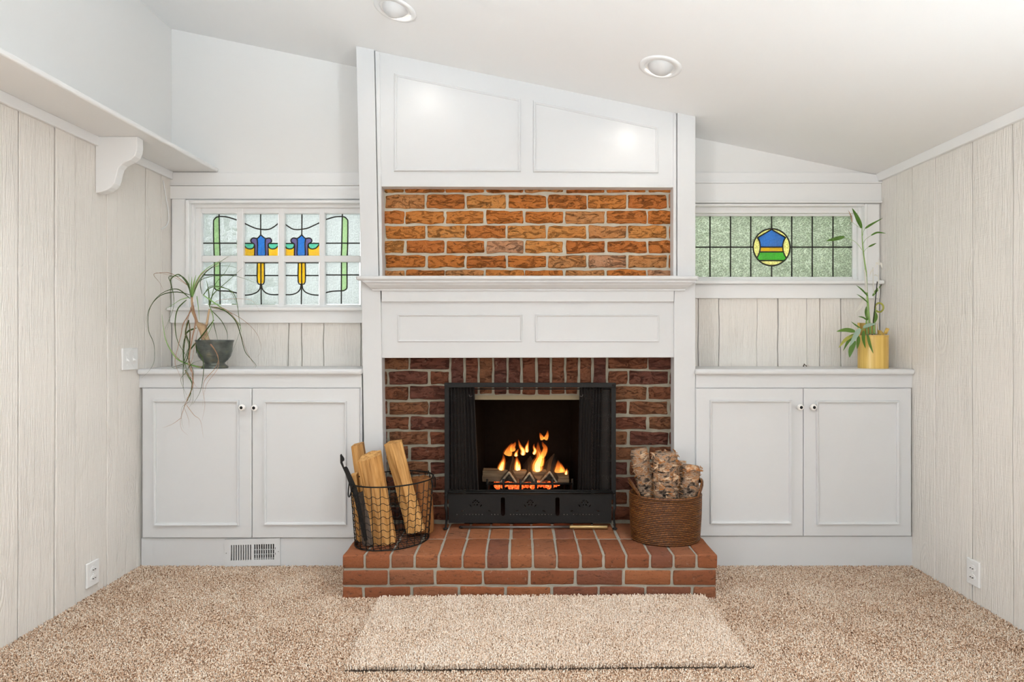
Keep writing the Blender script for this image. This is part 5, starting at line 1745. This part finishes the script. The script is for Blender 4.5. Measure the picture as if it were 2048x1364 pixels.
LV = [  # points in pixels, start/end depth offset, half width mm, material
    ([(383, 598), (390, 570), (405, 545), (432, 526), (445, 522)], 0, .06, 2.6, 'leaf_l'), ([(384, 597), (396, 565), (415, 541), (440, 524), (470, 503)], 0, .05, 1.6, 'leaf'),
    ([(383, 594), (380, 575), (377, 548)], 0, -.02, 3.2, 'leaf_l'), ([(384, 592), (387, 570), (392, 550)], 0, -.02, 3.4, 'leaf_l'), ([(383, 592), (383, 572), (384, 553)], 0, 0, 3.0, 'leaf_l'),
    ([(385, 596), (392, 578), (399, 562)], 0, -.02, 2.4, 'leaf_l'),
    ([(383, 598), (378, 575), (368, 558), (356, 549), (342, 558), (342, 569), (347, 590), (346, 619), (330, 658)], 0, -.03, 2.4, 'leaf'),
    ([(380, 597), (357, 579), (333, 582), (312, 597), (296, 624), (292.5, 655)], 0, -.05, 1.8, 'leaf'),
    ([(381, 590), (352, 584), (320, 592), (299, 619), (297, 658), (306, 682), (309, 697), (308, 724), (298, 742), (283, 756)], 0, -.10, 1.7, 'leaf'),
    ([(381, 575), (345, 548), (317, 546), (307.5, 550), (319, 565), (327, 581)], 0, -.03, 1.1, 'leaf_b'),
    ([(378, 595), (361, 600), (348, 608), (330, 619)], 0, -.06, 2.4, 'leaf_l'), ([(373, 600), (357, 616), (351, 637), (351, 661), (356, 684), (367, 703), (382, 724)], 0, -.05, 2.2, 'leaf'),
    ([(409, 734), (393, 733), (363, 723), (349, 712), (333, 684), (327, 655), (324, 629)], -.05, -.03, 2.8, 'leaf_l'),
    ([(393, 656), (375, 666), (367, 689), (367, 719), (368, 738), (366, 756), (368, 786), (371, 801)], 0, -.12, 3.0, 'leaf'),
    ([(385, 603), (391, 642), (385, 674), (380, 702), (378, 730), (386, 750), (384, 775), (375, 797), (369, 812), (362, 838)], 0, -.12, 2.2, 'leaf_b'),
    ([(428, 640), (403, 673), (379, 702), (375, 716), (368, 727), (350, 733), (343, 735)], -.02, -.06, 2.4, 'leaf'),
    ([(378, 640), (381, 663), (380, 693), (378, 716), (384, 738), (385, 753), (384, 774), (375, 802), (368, 816), (361, 839), (363, 858), (375, 870)], 0, -.13, 2.0, 'leaf_b'),
    ([(393, 680), (393, 698), (404, 715), (407, 732), (406, 754), (400, 784), (385, 809)], -.04, -.12, 1.9, 'leaf'),
    ([(405, 674), (426, 695), (437, 716), (430, 737), (410, 760), (406, 781), (410, 809), (404, 842)], -.07, -.13, 1.6, 'leaf_b'),
    ([(418, 613), (449, 621), (470, 640), (480, 665), (490, 702), (503, 719), (512, 730), (510, 736)], 0, .02, 2.1, 'leaf'),
    ([(420, 608), (427, 588), (457, 561), (486, 535)], 0, .06, 1.8, 'leaf'), ([(390, 580), (403, 560), (432, 552), (474, 553), (519, 569)], 0, .08, 1.8, 'leaf'),
    ([(406, 590), (425, 574), (457, 579), (472, 597), (478, 637), (480, 661), (464, 705)], 0, .05, 1.6, 'leaf'), ([(419, 612), (417, 580), (412, 558)], 0, .03, 2.2, 'leaf'),
    ([(420, 613), (427, 637), (419, 663), (402, 690), (389, 712)], 0, -.08, 2.6, 'leaf_l'), ([(424, 622), (443, 642), (454, 665), (455, 681)], 0, .04, 1.5, 'leaf'), ([(427, 645), (431, 662), (436, 682)], 0, .03, 1.5, 'leaf'),
    ([(421, 616), (460, 625), (493, 645), (514, 668), (522, 693), (519, 708), (510, 716)], 0, .05, 0.9, 'leaf_b'), ([(406, 590), (435, 610), (457, 627), (478, 648), (483, 665)], 0, .03, 2.3, 'leaf_l'),
    ([(394, 592), (397, 615), (399, 642)], 0, -.03, 2.4, 'leaf_l'), ([(404, 588), (402, 560), (425, 535), (458, 532), (475, 537)], 0, .07, 1.3, 'leaf'), ([(420, 612), (430, 570), (450, 545), (462, 525)], 0, .06, 1.2, 'leaf'),
    ([(368, 815), (377, 838), (378, 856)], -.12, -.12, 0.9, 'leaf_b'), ([(373, 810), (388, 830), (401, 842), (407, 877)], -.12, -.13, 0.8, 'leaf_b'), ([(362, 836), (345, 848), (325, 856)], -.125, -.12, 0.7, 'leaf_b'),
    ([(385, 605), (376, 640), (371, 660), (368, 690), (361, 712), (352, 726)], 0, -.06, 1.9, 'leaf_b'), ([(388, 612), (374, 635), (366, 650), (362, 670), (357, 690), (350, 722), (356, 742), (364, 760)], 0, -.12, 1.6, 'leaf_b'),
    ([(396, 660), (390, 690), (384, 720), (380, 735), (390, 770), (402, 778)], -.02, -.12, 1.1, 'leaf_b'), ([(403, 720), (385, 727), (375, 742), (384, 765), (386, 800), (378, 815)], -.05, -.12, 1.6, 'leaf'),
    ([(371, 740), (376, 752), (384, 768), (380, 790), (371, 806), (366, 820)], -.10, -.12, 1.8, 'leaf'), ([(420, 616), (440, 600), (500, 600), (520, 625)], 0, .08, 0.9, 'leaf_b'), ([(378, 640), (372, 665), (379, 690), (372, 712), (366, 735), (367, 770)], -.01, -.12, 2.2, 'leaf')]
rl = random.Random(41)
for base in [l for l in LV if len(l[0]) >= 5][:]:                 # finer strands beside the main blades
    if rl.random() < 0.7:
        q = [(x + rl.uniform(-2, 2) + (rl.uniform(-9, 9) * (k / len(base[0]))), y + rl.uniform(-5, 5) * (k > 0)) for k, (x, y) in enumerate(base[0])]
        cut = rl.randint(0, 2)
        LV.append((q[:len(q) - cut] if len(q) - cut >= 4 else q, base[1], base[2], base[3] * 0.6, rl.choice(('leaf', 'leaf_b', base[4]))))
for i, (pts, a, b, hw, mt) in enumerate(LV):
    n = len(pts)
    P3 = []
    for k, (x, y) in enumerate(pts):
        Y = DP + a + (b - a) * (k / (n - 1)) ** 0.8
        if max(q[1] for q in pts) > 745:                              # blades that hang over the counter's edge
            y0 = pts[0][1]
            u = 1.0 if y0 >= 722 else min(1.0, max(0.0, (y - y0) / (722 - y0)))
            Y = DP + a + (2.778 - DP - a) * u - 0.012 * max(0.0, min(1.0, (y - 735) / 60))
        p = at(x, y, Y)
        if p.x < XL + 0.012: p = at(x, y, min(Y, -XL * F / (CX - x) - 0.012))
        P3.append(p)
    wfun = lambda u, h=hw: h * 0.0016 * (1.0 if u < 0.08 else 1.0) * max(0.10, (1 - u) ** 0.75 * (0.55 + 0.45 * min(1, u * 8)) + 0.02)
    ribbon(P3, wfun, 10 + 4 * n, twist=0.6 * math.sin(i * 2.3), fold=0.35).build('leaf', M[mt], palm, smooth=True)

BP = at(1746, 738.8, 2.885); BP.z = CT
bam = thing('potted_bamboo', 'lucky bamboo plant in a yellow bamboo-section pot on the right countertop', 'potted plant', BP)
rb = 0.0705
hf, hb = (738.8 - 673) * 2.885 / F, (738.8 - 648) * 2.885 / F
mb = MB()
nA = 96
for r, kind in ((rb, 0), (rb * 1.0, 1), (rb, 2), (rb * 0.86, 2), (rb * 0.86, 3), (0.001, 3)):
    for i in range(nA):
        a = 2 * math.pi * i / nA
        back = max(0.0, math.sin(a))
        lip = hf + (hb - hf) * min(1, max(0, (math.sin(a) - 0.15) / 0.35)) * (1 if math.cos(a) < 0.75 else 0.4)
        z = {0: 0.0, 1: hf - 0.004, 2: lip, 3: hf - 0.014}[kind]
        mb.v.append(BP + Vector((r * math.cos(a), r * math.sin(a) * 0.9, z)))
for j in range(5):
    for i in range(nA):
        k = (i + 1) % nA
        mb.f.append([j * nA + i, j * nA + k, (j + 1) * nA + k, (j + 1) * nA + i])
mb.f.append(list(range(nA)))
mb.build('pot', M['bpot'], bam)
MB().tube([BP + Vector((rb * math.cos(2 * math.pi * i / 40) * 1.004, rb * 0.9 * math.sin(2 * math.pi * i / 40) * 1.004, hf - 0.005)) for i in range(40)], 0.0022, 6, closed=True).build('node_ridge', M['bpot'], bam, smooth=True)
MB().tube([at(1770, 668, 2.88), at(1775.5, 656.5, 2.875)], [0.008, 0.0085], 12).build('branch_stub', M['bpot'], bam, smooth=True)
pe = MB()
for i in range(150):
    a, r = R.uniform(0, 2 * math.pi), rb * 0.80 * math.sqrt(R.random())
    c = BP + Vector((r * math.cos(a), r * 0.9 * math.sin(a), hf - 0.011 + R.uniform(0, 0.008) + max(0, math.sin(a)) * 0.01))
    q = R.uniform(0.003, 0.0055)
    pe.lathe([(0.0005, -q), (q, 0), (0.0005, q)], c, 6, a=R.uniform(0.8, 1.3))
tag(pe.build('pebbles', M['pebble'], bam), kind='stuff')
DB = BP.y
for pts, r0, r1, mt in (([(1741, 668), (1737, 625), (1734, 585), (1732, 545), (1728, 515), (1724.5, 480), (1724, 452)], 0.0055, 0.0016, 'stem'), ([(1748, 668), (1748, 640), (1751, 615)], 0.0055, 0.0045, 'stem'),
                        ([(1734, 668), (1733, 645), (1735, 620)], 0.0045, 0.0035, 'stem'), ([(1753, 668), (1752, 640), (1750, 612), (1747, 575), (1746, 535)], 0.004, 0.0020, 'bam_w'), ([(1757, 645), (1757, 600), (1757, 560), (1758, 528)], 0.003, 0.0018, 'bam_w'),
                        ([(1733, 585), (1731, 555), (1729, 540)], 0.0055, 0.004, 'bam_w'), ([(1724, 500), (1714, 487), (1704, 480), (1688, 475)], 0.0010, 0.0008, 'stem'), ([(1724.5, 474), (1727, 463), (1731, 456)], 0.001, 0.0008, 'stem'), ([(1725, 490), (1731, 479), (1743, 470.5)], 0.001, 0.0008, 'stem'), ([(1726, 506), (1731, 499), (1738, 493.5)], 0.001, 0.0008, 'stem'), ([(1724, 458), (1712, 450), (1704, 444)], 0.0008, 0.0006, 'stem')):
    C = curve_pts([at(x, y, DB) for x, y in pts], 16)
    MB().tube(C, [(r0 + (r1 - r0) * i / 16) * (1.16 if i % 4 == 0 else 1.0) for i in range(17)], 8).build('cane', M[mt], bam, smooth=True)
MB().tube([at(1746, 652, DB - .012), at(1754.5, 563, DB - .012)], 0.0022, 8).build('stake', M['iron'], bam, smooth=True)
MB().tube([at(1758.5 + 8.2 * math.cos(a), 615 - 9 * math.sin(a), DB - 0.004 + 0.006 * a / 6) for a in [math.radians(v) for v in range(200, -150, -14)]], 0.0046, 8).build('curled_cane', M['bam_y'], bam, smooth=True)
BL = [([(1723, 456), (1714, 436), (1704, 416)], 4.4, 'bam'), ([(1689, 473.5), (1670, 478), (1652, 482)], 3.8, 'bam'), ([(1730, 457), (1742, 449), (1766, 436)], 2.2, 'bam'), ([(1742, 471), (1755, 465), (1772, 467)], 1.8, 'bam'),
      ([(1737, 494), (1745, 490), (1753, 486)], 1.8, 'bam'), ([(1735, 592), (1724, 580), (1712, 570)], 1.8, 'bam'), ([(1736, 606), (1725, 596), (1713, 588)], 1.8, 'bam'), ([(1725, 598), (1722, 610), (1708, 628)], 4.0, 'bam_w'),
      ([(1745, 592), (1754, 580), (1762, 571)], 2.4, 'bam'), ([(1710, 663), (1692, 660), (1673, 663)], 4.2, 'bam'), ([(1710, 668), (1690, 680), (1677, 696)], 3.4, 'bam_y'), ([(1711, 667), (1697, 680), (1686, 702)], 4.8, 'bam'),
      ([(1720, 657), (1710, 672), (1699, 693)], 5.0, 'bam_p'), ([(1710, 682), (1702, 700), (1699, 715)], 4.6, 'bam'), ([(1717, 672), (1716, 685), (1714, 698)], 3.2, 'bam'), ([(1727, 661), (1726, 678), (1731, 697)], 4.4, 'bam'),
      ([(1734, 668), (1738, 687), (1746.5, 707)], 4.8, 'bam'), ([(1726, 655), (1738, 650), (1753, 647.5)], 3.6, 'bam_p'), ([(1720, 656), (1711, 650), (1702, 643)], 1.4, 'bam'), ([(1735, 641), (1726, 635), (1716, 633)], 1.6, 'bam'),
      ([(1735, 640), (1731, 625), (1733, 612)], 4.0, 'bam'), ([(1748, 645), (1752, 632), (1750, 622)], 4.0, 'bam'), ([(1757, 530), (1762, 527), (1764, 538)], 1.8, 'bam_w'), ([(1757, 529), (1753, 526), (1751, 535)], 1.6, 'bam_w'),
      ([(1757, 531), (1758, 522), (1757, 517)], 1.4, 'bam_w'), ([(1746, 538), (1741, 545), (1739, 555)], 1.6, 'bam_w'), ([(1756, 553), (1751, 550), (1747, 552)], 1.5, 'bam_w'), ([(1704, 445), (1702, 432), (1696, 420)], 1.2, 'leaf_b')]
for i, (pts, hw, mt) in enumerate(BL):
    dz = -0.075 if pts[0][1] > 640 and pts[-1][1] > 660 else (-0.04 if pts[0][1] > 640 else -0.004)
    P3 = [at(x, y, DB + dz + 0.02 * math.sin(i * 1.9) * k / 2) for k, (x, y) in enumerate(pts)]
    wf = lambda u, h=hw: h * 0.0026 * max(0.03, math.sin(math.pi * min(1, (u * 0.94 + 0.06)) ** 0.8))
    ribbon(P3, wf, 14, twist=0.5 * math.sin(i * 1.3), fold=0.25).build('leaf', M[mt], bam, smooth=True)
# little branch carrying the drooping lower leaves
MB().tube(curve_pts([at(1736, 655, DB - 0.02), at(1728, 657, DB - 0.06), at(1718, 662, DB - 0.075), at(1710, 668, DB - 0.075)], 10), 0.0024, 7).build('side_twig', M['stem'], bam, smooth=True)

# dry scrap of plant on the right countertop
ds = MB()
ds.tube(curve_pts([at(1606.5, 733.4, 3.03), at(1608, 730, 3.03), at(1609, 727.5, 3.03)], 6), [0.0030, 0.0034, 0.003, 0.0024, 0.0030, 0.0032, 0.0016], 7)
ds.tube(curve_pts([at(1609, 728.5, 3.03), at(1611.5, 731, 3.025), at(1614, 733, 3.02)], 6), [0.001, 0.0014, 0.0018, 0.0026, 0.0030, 0.0022, 0.001], 7)
tag(ds.build('dry_twig_scrap', M['soil'], smooth=True, origin=at(1608, 733.5, 3.03)), 'tiny dark dried twig scrap lying on the right countertop', 'twig')
